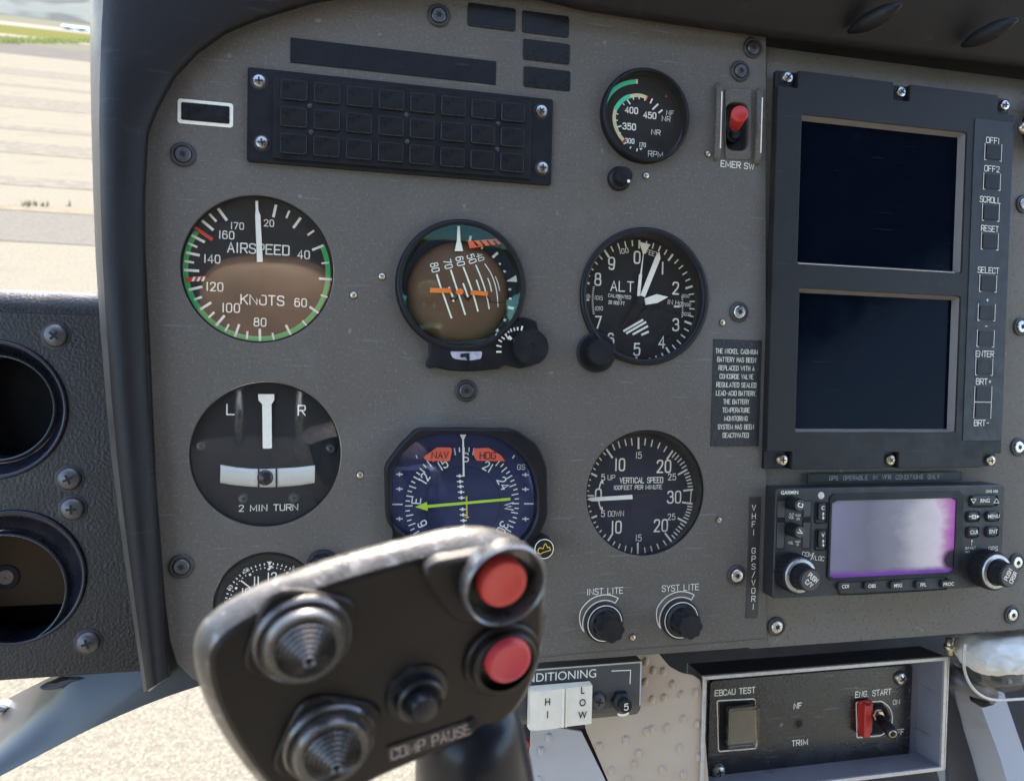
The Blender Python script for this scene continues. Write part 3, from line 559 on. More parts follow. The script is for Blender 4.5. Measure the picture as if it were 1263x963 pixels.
# ---------------------------------------------------------------- TURN INDICATOR
z = Z(200,450,.22847); yd = .0055
g = thing('turn_indicator', 'turn and slip gauge with white pointer and ball tube, marked 2 MIN TURN', 'gauge', 329, 560.5, 0, 'round flight instruments')
dl = recessed(g, HOLES['turn'], yd, (329,561), pxm(329,561,87.5,yd), DIALG); ym = yd-.0003
b = MB(); ptext(b, 'L', *z(370,240), 55*.22847, ym, .13, sx=1.1); ptext(b, 'R', *z(752,245), 52*.22847, ym, .14)
ptext(b, '2 MIN TURN', *z(575,770), 32*.22847, ym, .14, sx=1.12); b.build('markings', WHITE, dl)
b = MB(); b.stroke(L2(z, chaikin([(425,515),(450,485),(520,468),(600,468),(680,520)], False), ym), .0030, ym, cap=False); b.build('pointer_slot', mat('slot_grey', (.006,.006,.007), .8), dl)
for q in ((440,718),(712,716),(212,435),(910,448)): screw(dl, *z(*q), yd, 'smalldark', .7)
yn = yd-.0022; b = MB(); poly(b, z, [(518,158),(605,158),(605,190),(590,212),(592,447),(583,451),(548,451),(543,447),(540,212),(520,190)], yn, yn+.0006); b.build('pointer', WHITE, g)
top = [(315,538),(400,552),(480,559),(560,561),(640,557),(740,551),(825,541)]; bot = [(313,637),(400,650),(480,657),(560,660),(640,658),(740,650),(823,637)]
b = MB(); rows = []
for k in range(9):
    a = math.pi*k/8; t = (1-math.cos(a))/2; rows.append([P3(*z(p[0]*(1-t)+q[0]*t, p[1]*(1-t)+q[1]*t), yd-.0004-.0022*math.sin(a)) for p, q in zip(top, bot)])
b.loft(rows); tb = b.build('ball_tube', mat('ivory_glass_tube', (.58,.56,.48), .18, var=.06, vs=90, coat=.5), g)
b = MB()
for x in (521,617): b.stroke(L2(z, [(x,558),(x,590),(x,625),(x,659)], yd-.003), .0010, yd-.0029, cap=False)
b.build('centre_line', SLOT, tb)
b = MB(); c = P(*z(557,607), yd-.002); R = pxm(*z(557,607), 42*.22847, yd-.002); b.lathe([(R,0+yd-.0025),(R*.9,yd-.0031),(R*.6,yd-.0037),(0,yd-.004)], *c, 40); b.build('ball', mat('black_ball', (.012,.01,.01), .2), tb)
# ---------------------------------------------------------------- VERTICAL SPEED
z = Z(690,500,.22847); yd = .0145
g = thing('vertical_speed_indicator', 'vertical speed gauge with white needle at zero, deep dark rim', 'gauge', 797.5, 608, 0, 'round flight instruments')
dl = recessed(g, HOLES['vsi'], yd, (788.5,611), pxm(788.5,611,73.5,yd), NAVY); ym = yd-.0003
b = MB(); s_ = .22847/1880
LONG = [(427,172,427,235),(250,230,287,283),(165,363,203,382),(147,487,185,487),(612,243,580,290),(690,345,640,373),(722,453,668,460),(718,530,662,522),(687,633,638,607),(605,733,570,688),(423,800,423,740),(262,730,287,690),(172,607,203,595)]
SHORT = [(388,176,393,215),(353,182,361,217),(317,193,327,229),(285,207,299,241),(233,250,250,267),(210,275,228,297),(192,303,212,320),(177,333,195,347),(155,398,170,402),(150,430,165,433),(147,460,160,462),(465,177,460,215),(503,185,495,222),(543,200,530,232),(580,220,563,250),(630,253,608,280),(645,268,623,293),(660,285,637,307),(675,303,650,322),(685,323,660,339),(700,362,673,373),(707,380,680,390),(712,398,685,405),(716,417,690,421),(720,435,692,438),(717,547,690,543),(714,563,688,558),(708,580,682,573),(703,597,677,588),(697,614,668,602),(675,650,652,635),(662,667,640,650),(650,683,628,665),(638,700,617,682),(625,718,606,698),(577,753,560,728),(538,775,526,745),(500,788,493,757),(463,795,459,765),(388,795,391,765),(353,787,360,755),(318,773,328,745),(288,753,300,733),(237,710,250,695),(215,685,228,672),(197,660,210,650),(183,635,197,627),(162,574,173,569),(153,545,165,542)]
for x0,y0,x1,y1 in LONG: ln(b, z, (x0,y0), (x1,y1), 10*s_, ym)
for x0,y0,x1,y1 in SHORT: ln(b, z, (x0,y0), (x1,y1), 6.5*s_, ym)
ln(b, z, (712,457), (706,526), 6*s_, ym)
for t_, x, y, h, wt, sx in (('15',428,268,33,.12,.85),('10',327,319,62,.13,.8),('20',565,328,64,.13,.8),('25',608,385,33,.13,.85),('5',236,387,32,.14,.9),('UP',280,388,25,.12,1),('VERTICAL SPEED',443,403,28,.15,.74),('100FEET PER MINUTE',424,441,21,.15,.86),('30',620,494,62,.13,.8),('25',605,600,31,.13,.85),('20',548,647,62,.13,.8),('10',308,656,62,.13,.8),('15',427,714,33,.12,.85),('5',235,583,32,.14,.9),('DOWN',305,583,27,.11,.85),('0',211,482,62,.14,.85)):
    ptext(b, t_, *z(x,y), h*.22847, ym, wt, sx=sx)
b.stroke(L2(z, [(215,445),(220,425),(228,408)], ym), 7*s_, ym); b.quad(L2(z, [(236,400),(238,424),(218,414)], ym), ym); b.stroke(L2(z, [(213,520),(217,540),(225,556)], ym), 7*s_, ym); b.quad(L2(z, [(234,568),(216,556),(234,544)], ym), ym)
b.build('markings', WHITE, dl)
yn = yd-.003; b = MB(); poly(b, z, [(149,507),(168,497),(393,482),(396,505),(175,517)], yn, yn+.0006); nd = b.build('needle', WHITE, g)
b = MB(); poly(b, z, [(395,482),(525,467),(527,474),(396,505)], yn+.0001, yn+.0007); b.build('needle_tail', SLOT, nd)
# ---------------------------------------------------------------- ALTIMETER
z = Z(690,260,.22847); yd = .011
g = thing('altimeter', 'altimeter with three white hands and a setting knob at its lower left', 'gauge', 795.5, 366, 0, 'round flight instruments')
cx, cz = P(795.5,366); R = .0420; dx, dz = P(*z(422,497), yd); rd = pxm(*z(422,497), 342*.22847, yd)
b = MB(); n = 96; pr = [(cx,cz,R,.0),(cx,cz,R,-.0012),(cx,cz,R-.0012,-.0022),(cx,cz,R-.0035,-.0020),(cx-.0004,cz,R-.0040,-.0006),(dx,dz,rd+.0006,yd),(dx,dz,rd*.9,yd+.003)]
vs = [(x+r*math.cos(2*math.pi*i/n), y, zz+r*math.sin(2*math.pi*i/n)) for x,zz,r,y in pr for i in range(n)]
b.add(vs, [[k*n+i,k*n+(i+1)%n,(k+1)*n+(i+1)%n,(k+1)*n+i] for k in range(len(pr)-1) for i in range(n)], True)
kx, kz = P(738,437); b.lathe([(pxm(738,437,25),.0),(pxm(738,437,25),-.0012),(pxm(738,437,23),-.0020),(0,-.0020)], *P(735,434.5), 48)
b.build('bezel', BLACK, g)
d = MB(); d.add([(x,yd,zz) for x,zz in circ(dx,dz,rd,96)], [list(range(96))]); dl = d.build('dial', DIALG, g)
gl = MB(); gl.prism(circ(cx,cz,R-.0040,64), -.0004, .0004); gl.build('glass', GLASS, g)
ym = yd-.0003; b = MB(); s_ = .22847/1880
for k in range(50):
    a = math.radians(90-7.2*k); lg = .0052 if k % 5 == 0 else .0037; r1 = rd*.985; c_, q_ = math.cos(a), math.sin(a)
    if 27 < k < 31: continue
    b.stroke([(dx+c_*r1,dz+q_*r1),(dx+c_*(r1-lg),dz+q_*(r1-lg))], (11 if k % 5 == 0 else 7)*s_, ym, cap=False)
for t_, x, y, h, wt, sx, rt in (('0',420,252,62,.14,.85,0),('1',557,310,62,.14,.85,0),('2',628,418,62,.14,.85,0),('3',628,615,62,.14,.85,0),('4',552,709,60,.14,.85,0),('5',418,748,62,.14,.85,0),('6',278,694,62,.14,.85,0),('7',210,602,62,.14,.8,0),('8',208,370,62,.14,.85,0),('9',282,284,62,.14,.85,0),('ALT',338,408,52,.12,1.0,0),('100',348,217,25,.16,1,14),('FEET',499,229,24,.15,.85,-14),('CALIBRATED',325,462,16,.15,.95,-3),('TO',325,480,11,.15,1,0),('20 000 FT',308,497,17,.15,.72,-3),('mb',150,459,22,.13,.9,0),('1015',212,470,21,.12,.85,-3),('1010',213,527,21,.12,.85,3),('IN.Hg',622,495,24,.12,1.0,-3),('3010',681,460,17,.13,.85,0),('2990',687,507,18,.13,.8,0),('3000',686,558,18,.13,.8,0)):
    ptext(b, t_, *z(x,y), h*.22847, ym, wt, rot=rt, sx=sx)
for k in range(14): ln(b, z, (180-6*math.sin(k/13*math.pi),412+k*11), (190-6*math.sin(k/13*math.pi),412+k*11), 4*s_, ym)
for k in range(12): ln(b, z, (658+3*math.sin(k/11*math.pi),462+k*10), (666+3*math.sin(k/11*math.pi),462+k*10), 4*s_, ym)
for x0,x1,y_ in ((133,165,481),(618,655,517)): b.quad(L2(z, [(x0,y_-5),(x1-8,y_-5),(x1,y_),(x1-8,y_+5),(x0,y_+5)], ym), ym)
for p, q in (((345,650),(452,588)),((360,662),(468,600)),((395,668),(478,622)),((442,670),(482,652))): ln(b, z, p, q, 11*s_, ym)
b.build('markings', WHITE, dl)
b = MB(); ic = P(*z(432,508), ym); b.stroke(circ(*ic, rd*.555, 72), .0004, ym+.0001, closed=True); b.build('disc_edge', SLOT, dl)
flat = mat('flat_black', (.006,.006,.006), .9)
yn = yd-.0022; b = MB(); poly(b, z, [(432,168),(492,182),(461,232),(455,234),(445,340),(446,350),(436,460),(420,460),(430,345),(437,340),(453,232)], yn, yn+.0005); b.build('thin_hand', WHITE, g)
yn = yd-.0032; b = MB(); poly(b, z, [(540,222),(546,258),(462,466),(438,456),(520,246)], yn, yn+.0005); b.build('long_hand', WHITE, g)
yn = yd-.0027; b = MB(); poly(b, z, [(460,473),(525,450),(588,465),(530,497),(466,508)], yn, yn+.0005); sh = b.build('short_hand', WHITE, g)
b = MB(); poly(b, z, [(425,455),(455,470),(455,510),(375,610),(335,635),(420,480)], yn+.0006, yn+.0012); b.lathe([(.0026,yn-.0008),(.0022,yn-.0012),(0,yn-.0012)], *P(*z(436,490), yn), 32); b.build('counterweight', flat, g)
b = MB(); R2 = pxm(738,437,16); q = P(735,435); b.lathe([(R2*1.05,-.002),(R2,-.004),(R2,-.0085),(R2*.93,-.0094),(0,-.0094)], *q, 48, fr=lambda a,k: 1+.02*math.cos(30*a) if k in (1,2) else 1); b.build('knob', BLACKP, g)
# ---------------------------------------------------------------- ROTOR SPEED GAUGE
z = Z(730,70,.18678); yd = .0015
g = thing('rotor_speed_gauge', 'small rotor speed gauge with mint and pale yellow arcs, marked RPM', 'gauge', 796, 145, 0, 'round flight instruments')
cx, cz = P(794,145); R = pxm(794,145,58); dx, dz = P(*z(330,418), yd); rd = pxm(*z(330,418), 292*.18678, yd)
b = MB(); n = 80; pr = [(cx,cz,R,.001),(cx,cz,R,-.004),(cx,cz,R-.0007,-.0055),(cx,cz,R-.0016,-.0060),(cx,cz,R-.0022,-.0054),(dx,dz,rd,yd-.001),(dx,dz,rd,yd)]
vs = [(x+r*math.cos(2*math.pi*i/n), y, zz+r*math.sin(2*math.pi*i/n)) for x,zz,r,y in pr for i in range(n)]
b.add(vs, [[k*n+i,k*n+(i+1)%n,(k+1)*n+(i+1)%n,(k+1)*n+i] for k in range(len(pr)-1) for i in range(n)], True); b.build('bezel', BLACK, g)
d = MB(); d.add([(x,yd,zz) for x,zz in circ(dx,dz,rd,80)], [list(range(80))]); dl = d.build('dial', DIALG, g)
gl = MB(); gl.prism(circ(cx,cz,R-.0021,64), -.0045, -.0038); gl.build('glass', GLASS, g)
ym = yd-.0003; s_ = .18678/2000
b = MB(); b.stroke(chaikin(L2(z, [(82,480),(72,420),(78,330),(110,255),(165,200),(230,172),(302,164)], ym), False), .0026, ym, cap=False); b.stroke(chaikin(L2(z, [(155,350),(178,312),(212,278),(252,262)], ym), False), .0026, ym, cap=False); b.build('mint_arc', MINT, dl)
b = MB(); b.stroke(chaikin(L2(z, [(212,558),(175,510),(151,450),(146,395),(155,350)], ym), False), .0022, ym, cap=False); b.stroke(chaikin(L2(z, [(252,262),(300,254),(335,260),(362,272)], ym), False), .0022, ym, cap=False); b.build('yellow_arc', YEL, dl)
b = MB(); ln(b, z, (200,568), (222,543), 10*s_, ym-.0002); ln(b, z, (370,262), (356,290), 9*s_, ym-.0002); b.quad(L2(z, [(484,268),(498,268),(490,250)], ym), ym-.0001); b.build('red_mark', RED, dl)
b = MB()
for x0,y0,x1,y1,w_ in ((233,285,254,315,9),(272,268,276,286,7),(310,264,313,282,7),(352,275,348,292,7),(400,278,385,310,10),(438,313,400,350,11),(466,352,440,373,11),(160,376,175,381,7),(150,420,172,422,7),(163,466,195,458,10),(175,510,192,503,7),(209,577,223,571,8),(251,608,259,594,8),(296,626,301,606,9),(298,150,298,180,12),(205,310,215,320,7)): ln(b, z, (x0,y0), (x1,y1), w_*s_, ym-.0002)
b.quad(L2(z, [(313,604),(335,604),(324,620)], ym), ym)
for t_, x, y, h, wt, sx in (('400',262,355,38,.2,.95),('450',383,388,38,.2,.95),('350',247,462,39,.2,.95),('300',250,557,30,.2,.85),('170',335,583,27,.16,.8),('NF',517,373,30,.13,1.05),('NR',490,411,32,.13,1.1),('NR',422,500,32,.13,1.15),('RPM',420,645,36,.12,1.05)): ptext(b, t_, *z(x,y), h*.18678, ym, wt, sx=sx)
b.build('markings', WHITE, dl)
b = MB(); b.quad(L2(z, [(367,527),(477,533),(475,600),(367,592)], ym), ym); b.stroke(chaikin(L2(z, [(150,560),(115,470),(105,370),(140,275),(220,205),(320,190),(420,220),(500,330)], ym), False), .0030, ym+.0002, cap=False); b.build('black_window', flat, dl)
def lknob(name, label, px, py, r, h, fr=None, m=BLACKP, dot=True):
    t = thing(name, label, 'knob', px, py); x, zz = P(px, py); R = pxm(px, py, r)
    b = MB(); b.lathe([(R,0),(R,-.0015),(R*.93,-.0024),(R*.74,-.0036),(R*.70,-h),(R*.64,-h-.0006),(0,-h-.0006)], x, zz, 64); b.build('cap', m, t)
    return t
t = lknob('brightness_knob', 'small plain black knob with one white dot under the rotor gauge', 763, 221, 15, .0095)
c = P(763,221); R = pxm(763,221,15); b = MB(); dd = P(*z(243,822), -.0102); b.lathe([(.0010,-.0102),(.0008,-.0106),(0,-.0106)], *dd, 20); b.build('dot', WHITE, t)
# ---------------------------------------------------------------- ATTITUDE INDICATOR
z = Z(460,250,.2388)
g = thing('attitude_indicator', 'attitude gauge with brown ball, orange bars and a large knob', 'gauge', 568, 353, 0, 'round flight instruments')
cx, cz = P(568.5,353); R = pxm(568.5,353,81)
yf_ = -.006
b = MB(); n = 96; dx, dz = P(569,354,.004); rd = pxm(569,354,77.5,.004)
pr = [(cx,cz,R,.001),(cx,cz,R,-.0035),(cx,cz,R-.0010,-.0055),(cx,cz,R-.0024,-.0060),(cx,cz,R-.0034,-.0050),(dx,dz,rd-.0024,.003),(dx,dz,rd-.004,.0045)]
vs = [(x+r*math.cos(2*math.pi*i/n), y, zz+r*math.sin(2*math.pi*i/n)) for x,zz,r,y in pr for i in range(n)]
b.add(vs, [[k*n+i,k*n+(i+1)%n,(k+1)*n+(i+1)%n,(k+1)*n+i] for k in range(len(pr)-1) for i in range(n)], True)
ch = rounded(PL([z(*q) for q in [(292,690),(292,800),(272,828),(285,858),(320,850),(400,868),(500,872),(620,862),(655,858),(680,835),(760,858),(830,840),(880,780),(890,720),(852,650),(846,612),(800,595),(760,590),(700,640),(600,700),(420,720)]], -.004), .0018, 4)
b.prism(ch, -.0046, .001, .0008); b.build('bezel', BLACK, g)
d = MB(); d.add([(x,.0042,zz) for x,zz in circ(dx,dz,rd,96)], [list(range(96))]); dl = d.build('dial', NAVY, g)
gl = MB(); gl.lathe([((R-.0034)*q, -.0048-.0048*(1-q*q)) for q in (1,.92,.84,.75,.65,.5,.35,.2,0)], cx, cz, 64); gl.build('glass', glass('green_reflection_glass', (.98,1,.98), .05, .05, (.55,1.0,.70)), g)  # green tint paints the outdoor reflection into the glass
bx, bz = P(*z(440,470), .0035); br = pxm(*z(440,470), 266*.2388, .0035)
def dome(x, zz): return -.0060*max(0, 1-((x-bx)**2+(zz-bz)**2)/br**2)**.6
b = MB(); pr = [(br*math.sin(math.radians(a)), .0038+ -.0060*max(0,1-math.sin(math.radians(a))**2)**.6) for a in range(90,-1,-6)]; b.lathe(pr, bx, bz, 96); bl = b.build('ball', BROWN, g)
yb = .0036; s_ = .2388/2000; b = MB()
for pts, w_ in (([(328,370),(345,430),(375,515),(405,598)],8),([(400,348),(425,430),(450,505),(475,580)],8),([(465,333),(495,415),(520,490),(541,563)],8),([(530,322),(560,395),(585,475),(600,550)],7),([(578,315),(615,370),(640,450),(648,538)],5),([(633,380),(648,415),(656,455)],4),([(390,437),(400,465),(410,488)],9),([(463,418),(476,455),(488,488)],8),([(532,400),(542,430),(550,455)],7),([(592,390),(605,425),(612,460)],6),([(408,505),(417,510)],8)):
    b.stroke(chaikin(L2(z, pts, yb-.004), False, 2), w_*s_, yb, cap=False, yf=dome)
for t_, x, y in (('80',320,335),('70',387,318),('60',450,303),('50',510,290),('40',556,280)):
    xx, zz = P(*z(x,y), yb-.004); text(b, t_, xx, zz, pxm(*z(x,y), 38*.2388, yb-.004)*(1 if x < 540 else .85), .13, yb, rot=-75+ (0 if x < 480 else 8), sx=.78, yf=dome)
b.build('pitch_lines', WHITE, bl)
ya = -.0032; b = MB(); s2 = .2388/2000
b.prism(L2(z, [(296,440),(400,442),(410,466),(296,464)], ya), ya, ya+.0005); b.prism(L2(z, [(505,452),(594,460),(594,482),(505,474)], ya), ya, ya+.0005); b.prism(circ(*P(*z(452,459), ya), 15*s2, 20), ya, ya+.0005); b.prism(L2(z, [(428,455),(452,450),(452,468),(430,470)], ya), ya+.0001, ya+.0005); b.build('aircraft_bars', ORANGE, g)
b = MB(); ln(b, z, (395,490), (420,506), 9*s2, ya+.001); ln(b, z, (420,506), (446,478), 9*s2, ya+.001); ln(b, z, (470,480), (488,502), 9*s2, ya+.001); ln(b, z, (488,502), (512,480), 9*s2, ya+.001); ln(b, z, (590,480), (606,515), 7*s2, ya+.001); ln(b, z, (606,515), (770,518), 4*s2, ya+.001); b.build('wire', flat, g)
ym = .0035; b = MB(); poly(b, z, [(437,117),(449,117),(452,195),(466,250),(422,250),(434,195)], -.001, -.0005)
for x0,y0,x1,y1,w_ in ((505,172,500,198,12),(566,230,560,240,9),(645,258,616,285,13),(660,320,651,313,9),(686,358,674,352,9),(714,448,700,448,10),(716,497,702,495,10),(734,548,697,540,14),(686,610,676,602,12),(652,668,638,656,15),(525,722,534,748,15)): ln(b, z, (x0,y0), (x1,y1), w_*s2, ym)
b.quad(L2(z, [(742,373),(748,410),(688,406)], ym), ym); b.build('bank_marks', WHITE, dl)
b = MB(); poly(b, z, [(490,195),(505,198),(655,186),(662,212),(500,236)], -.0012, -.0006); fl = b.build('warning_flag', FLAG, g)
b = MB()
for x in (512,548,584,618): b.quad(L2(z, [(x,196),(x+10,195),(x+34,222),(x+24,226)], -.0013), -.0013)
b.build('stripe', flat, fl)
ys = -.0048; b = MB(); cxk, czk = P(*z(785,745), ys)
ang = [(640,770),(640,740),(650,715),(660,690)]
for x0,y0,x1,y1,w_ in ((637,770,664,770,8),(638,737,664,743,7),(648,708,666,719,7),(660,690,680,705,7),(690,690,702,706,6),(693,655,703,672,7),(710,650,716,666,7),(728,645,732,662,7),(747,642,748,660,8),(772,637,766,660,9),(700,690,716,706,14),(630,695,638,675,4)): ln(b, z, (x0,y0), (x1,y1), w_*s2, ys)
b.quad(L2(z, [(662,668),(682,655),(694,688),(688,690)], ys), ys); b.build('scale_marks', WHITE, g)
b = MB(); q = P(*z(792,748), 0); R2 = pxm(*z(792,748), 21.5); b.lathe([(R2*.8,-.0046),(R2*.8,-.006),(R2,-.0065),(R2,-.0120),(R2*.95,-.0128),(R2*.2,-.0128),(R2*.18,-.0124),(0,-.0124)], *q, 72, fr=lambda a,k: 1+.012*math.cos(40*a) if k in (2,3) else 1); b.build('knob', BLACKP, g)
yc = -.0047; b = MB(); b.prism(rounded(L2(z, [(398,768),(565,768),(558,806),(500,815),(430,808),(410,800)], yc), .0012), yc, yc+.001); cw = b.build('slip_window', mat('slip_glass', (.42,.42,.47), .3, var=.2, vs=300), g)
b = MB(); b.prism(rounded(L2(z, [(452,780),(498,776),(500,815),(484,812),(480,797),(452,800)], yc-.0004), .0005), yc-.0005, yc); b.build('slip_ball', flat, cw)
# ---------------------------------------------------------------- HORIZONTAL SITUATION INDICATOR
z = Z(460,500,.2284)
g = thing('heading_indicator', 'blue heading gauge with lime course needle and red NAV and HDG flags', 'gauge', 572, 595, 0, 'round flight instruments')
yF = -.009; ol = [(65,330),(150,215),(240,125),(770,128),(885,205),(920,270),(942,340),(946,600),(905,690),(890,760),(700,820),(300,820),(100,760),(118,690),(72,625)]
il = [(104,400),(112,335),(165,250),(240,186),(330,156),(480,150),(620,158),(700,184),(800,258),(862,345),(890,470),(888,600),(850,690),(760,780),(300,800),(105,640)]
O_ = rounded(L2(z, ol, yF), .003, 4); I_ = rounded(L2(z, il, yF), .004, 4)
b = MB()
def resample(l, n):
    l = ccw(l); c = (sum(p[0] for p in l)/len(l), sum(p[1] for p in l)/len(l)); out = []
    for k in range(n):                                   # by angle about the middle
        a = 2*math.pi*k/n; d = Vector((math.cos(a), math.sin(a))); best = 0
        for i in range(len(l)):
            p, q = Vector(l[i-1])-Vector(c), Vector(l[i])-Vector(c); e = q-p; den = d.x*e.y-d.y*e.x
            if abs(den) < 1e-12: continue
            t = (p.x*e.y-p.y*e.x)/den; u = (p.x*d.y-p.y*d.x)/den
            if t > best and -1e-6 <= u <= 1+1e-6: best = t
        out.append((c[0]+d.x*best, c[1]+d.y*best))
    return out
O2, I2 = resample(O_, 160), resample(I_, 160)
b.ring(O2, I2, yF, .001, .0010); lug = P(*z(905,760), -.004)
b.lathe([(pxm(*z(905,760),15),0),(pxm(*z(905,760),15),-.004),(pxm(*z(905,760),13.5),-.005),(0,-.005)], *lug, 40); b.lathe([(.0078,0),(.0078,-.004),(.007,-.005),(0,-.005)], *P(*z(180,765), -.004), 40); b.build('bezel', BLACK, g)
yd = -.001; b = MB(); b.add([(x,yd,zz) for x,zz in inset(I2,-.003)], [list(range(160))]); dl = b.build('dial', mat('dial_dark_blue', (.012,.017,.070), .5, var=.3, vs=60), g)
ic_ = (sum(p[0] for p in I2)/160, sum(p[1] for p in I2)/160)
b = MB(); b.loft([[(ic_[0]+(x-ic_[0])*q, -.0056-.0042*(1-q*q), ic_[1]+(zz-ic_[1])*q) for x, zz in inset(I2, .0004)] for q in (1,.9,.8,.65,.5,.3,.1,.001)], closed=True); b.build('glass', glass('blue_reflection_glass', (.93,.96,1.0), .10, .06, (.45,.55,1.0)), g)  # blue tint paints the sky's reflection into the glass
ym = yd-.0003; b = MB(); s_ = .2284/2000
cc = P(*z(487,535), ym); Rr = pxm(*z(487,535), 314*.2284, ym); ri = pxm(*z(487,535), 205*.2284, ym)
bc = MB(); bc.prism(circ(*cc, Rr*1.01, 96), yd-.0002, yd+.0004); card = bc.build('compass_card', mat('compass_navy', (.011,.016,.052), .6, var=.3, vs=60), g)
bc = MB(); bc.stroke(circ(*cc, ri, 72), .0004, ym+.00008, closed=True); bc.build('card_groove', flat, card)
for k in range(72):
    a = math.radians(k*5); lg = .0042 if k % 2 == 0 else .0026; r1 = Rr*.985; c_, q_ = math.cos(a), math.sin(a)
    b.stroke([(cc[0]+c_*r1,cc[1]+q_*r1),(cc[0]+c_*(r1-lg),cc[1]+q_*(r1-lg))], 6*s_, ym, cap=False)
for t_, x, y, rt in (('S',501,280,2),('15',378,318,32),('12',278,393,58),('E',234,515,85),('6',266,638,118),('21',620,330,-30),('24',703,420,-62),('W',735,545,-88),('30',700,660,-118)): ptext(b, t_, *z(x,y), 46*.2284, ym, .14, rot=rt, sx=.85)
b.build('card_marks', WHITE, card)
b = MB(); 
for x, ys_ in ((143,(371,450,611)),(824,(374,452,612))):
    for y in ys_: ln(b, z, (x-18,y), (x+18,y), 7*s_, ym); ln(b, z, (x,y-11), (x,y+11), 7*s_, ym)
ln(b, z, (105,533), (160,533), 7*s_, ym); ln(b, z, (816,530), (866,530), 7*s_, ym); ptext(b, 'GS', *z(800,332), 26*.2284, ym, .13); ln(b, z, (753,285), (765,268), 7*s_, ym); ln(b, z, (232,268), (240,285), 5*s_, ym)
b.build('side_marks', WHITE, dl)
y2 = yd-.0016; b = MB()
for y in (380,410,437,467,498,560,590,620,650,678):
    x = 468+(y-380)*.09; ln(b, z, (x-17,y), (x+17,y), 6*s_, y2); ln(b, z, (x,y-9), (x,y+9), 9*s_, y2)
poly(b, z, [(470,157),(504,157),(491,185),(495,383),(486,383),(483,185)], y2-.0012, y2-.0008); b.build('lubber_line', WHITE, g)
y3 = yd-.0022; b = MB(); poly(b, z, [(228,548),(290,520),(294,537),(628,508),(742,498),(742,512),(630,521),(297,552),(296,568)], y3, y3+.0004); b.build('course_needle', LIME, g)
b = MB(); ln(b, z, (505,490), (508,610), 8*s_, y3+.0005); ln(b, z, (475,530), (540,527), 6*s_, y3+.0005); ln(b, z, (495,600), (520,603), 6*s_, y3+.0005); b.build('yellow_bar', GOLD, g)
for t_, pts, tx, ty, lb in (('NAV',[(272,280),(345,226),(420,226),(428,240),(415,300),(290,298)],362,268,'red flag lettered NAV'),('HDG',[(545,232),(625,228),(690,268),(715,300),(560,298),(545,270)],620,270,'red flag lettered HDG')):
    b = MB(); b.prism(rounded(L2(z, pts, y3-.0008), .0008), y3-.0008, y3-.0004); fl = b.build('flag', FLAG, g); fl['label'] = lb
    b = MB(); ptext(b, t_, *z(tx,ty), 34*.2284, y3-.0010, .13, sx=1.0); b.build('flag_lettering', flat, fl)
kq = P(*z(905,757), -.005); kR = pxm(*z(905,757), 60*.2284, -.012)
b = MB(); b.lathe([(kR,-.004),(kR,-.012),(kR*.95,-.0128),(0,-.0128)], *kq, 56, fr=lambda a,k: 1+.025*math.cos(22*a) if k in (0,1) else 1); kb = b.build('knob', BLACKP, g)
kc = P(*z(905,757), -.0130); b = MB(); kc = kq; b.stroke(circ(*kc, kR*.86, 48), .00045, -.0129, closed=True); b.build('knob_ring', WHITE, kb)
b = MB(); u = kR/60; b.stroke([(kc[0]+x*u, kc[1]-y*u) for x, y in [(-33,20),(-33,2),(-24,-8),(-6,-2),(2,-26),(8,-28),(20,-6),(30,-10),(36,8),(-6,18),(-20,26)]], .0005, -.0129, closed=True); b.build('bug_symbol', GOLD, kb)
kq = P(*z(185,765), -.005); b = MB(); b.lathe([(kR,-.004),(kR,-.010),(kR*.95,-.0108),(0,-.0108)], *kq, 56); kb = b.build('knob', BLACKP, g)
b = MB(); b.stroke(circ(*kq, kR*.86, 48), .00045, -.0109, closed=True); b.build('knob_ring', WHITE, kb)
# ---------------------------------------------------------------- CLOCK
z = Z(250,670,.15835); yd = .004
g = thing('panel_clock', 'small black clock with white numerals, half hidden behind the control grip', 'clock', 330, 744, 0, 'round flight instruments')
dl = recessed(g, HOLES['clock'], yd, (331,744), pxm(331,744,55,yd), DIALG); ym = yd-.0003
b = MB(); dx, dz = P(331,745,ym); rr_ = pxm(331,745,51,ym)
for k in range(60):
    a = math.radians(90-6*k); r1 = rr_; lg = .0012
    b.stroke([(dx+math.cos(a)*r1,dz+math.sin(a)*r1),(dx+math.cos(a)*(r1-lg),dz+math.sin(a)*(r1-lg))], .0006, ym, cap=False)
    if k % 5 == 0: q = (dx+math.cos(a)*(r1-.0035), dz+math.sin(a)*(r1-.0035)); b.prism(circ(*q, .0007, 12), ym, ym+.0001)
    elif True: b.stroke([(dx+math.cos(a)*(r1-.0022),dz+math.sin(a)*(r1-.0022)),(dx+math.cos(a)*(r1-.0030),dz+math.sin(a)*(r1-.0030))], .0005, ym, cap=False)
for t_, x, y, h, rt in (('12',540,263,70,0),('11',418,293,66,0),('10',338,382,66,0),('1',665,290,60,0),('55',340,208,28,30),('50',212,345,28,55),('5',706,187,24,-20)): ptext(b, t_, *z(x,y), h*.15835, ym, .13, rot=rt, sx=.85)
b.quad(L2(z, [(500,140),(540,140),(521,172)], ym), ym-.0001); b.quad(L2(z, [(510,172),(546,172),(528,202)], ym), ym-.0001)
for hh, ln_, wd in ((8,.011,.0014),): 
    a = math.radians(90-30*8.1)
b.build('markings', WHITE, dl)
b = MB(); ln(b, z, (298,288), (430,392), .0007, yd-.0012); ln(b, z, (430,392), (510,470), .0012, yd-.0012); b.build('second_hand', WHITE, g)
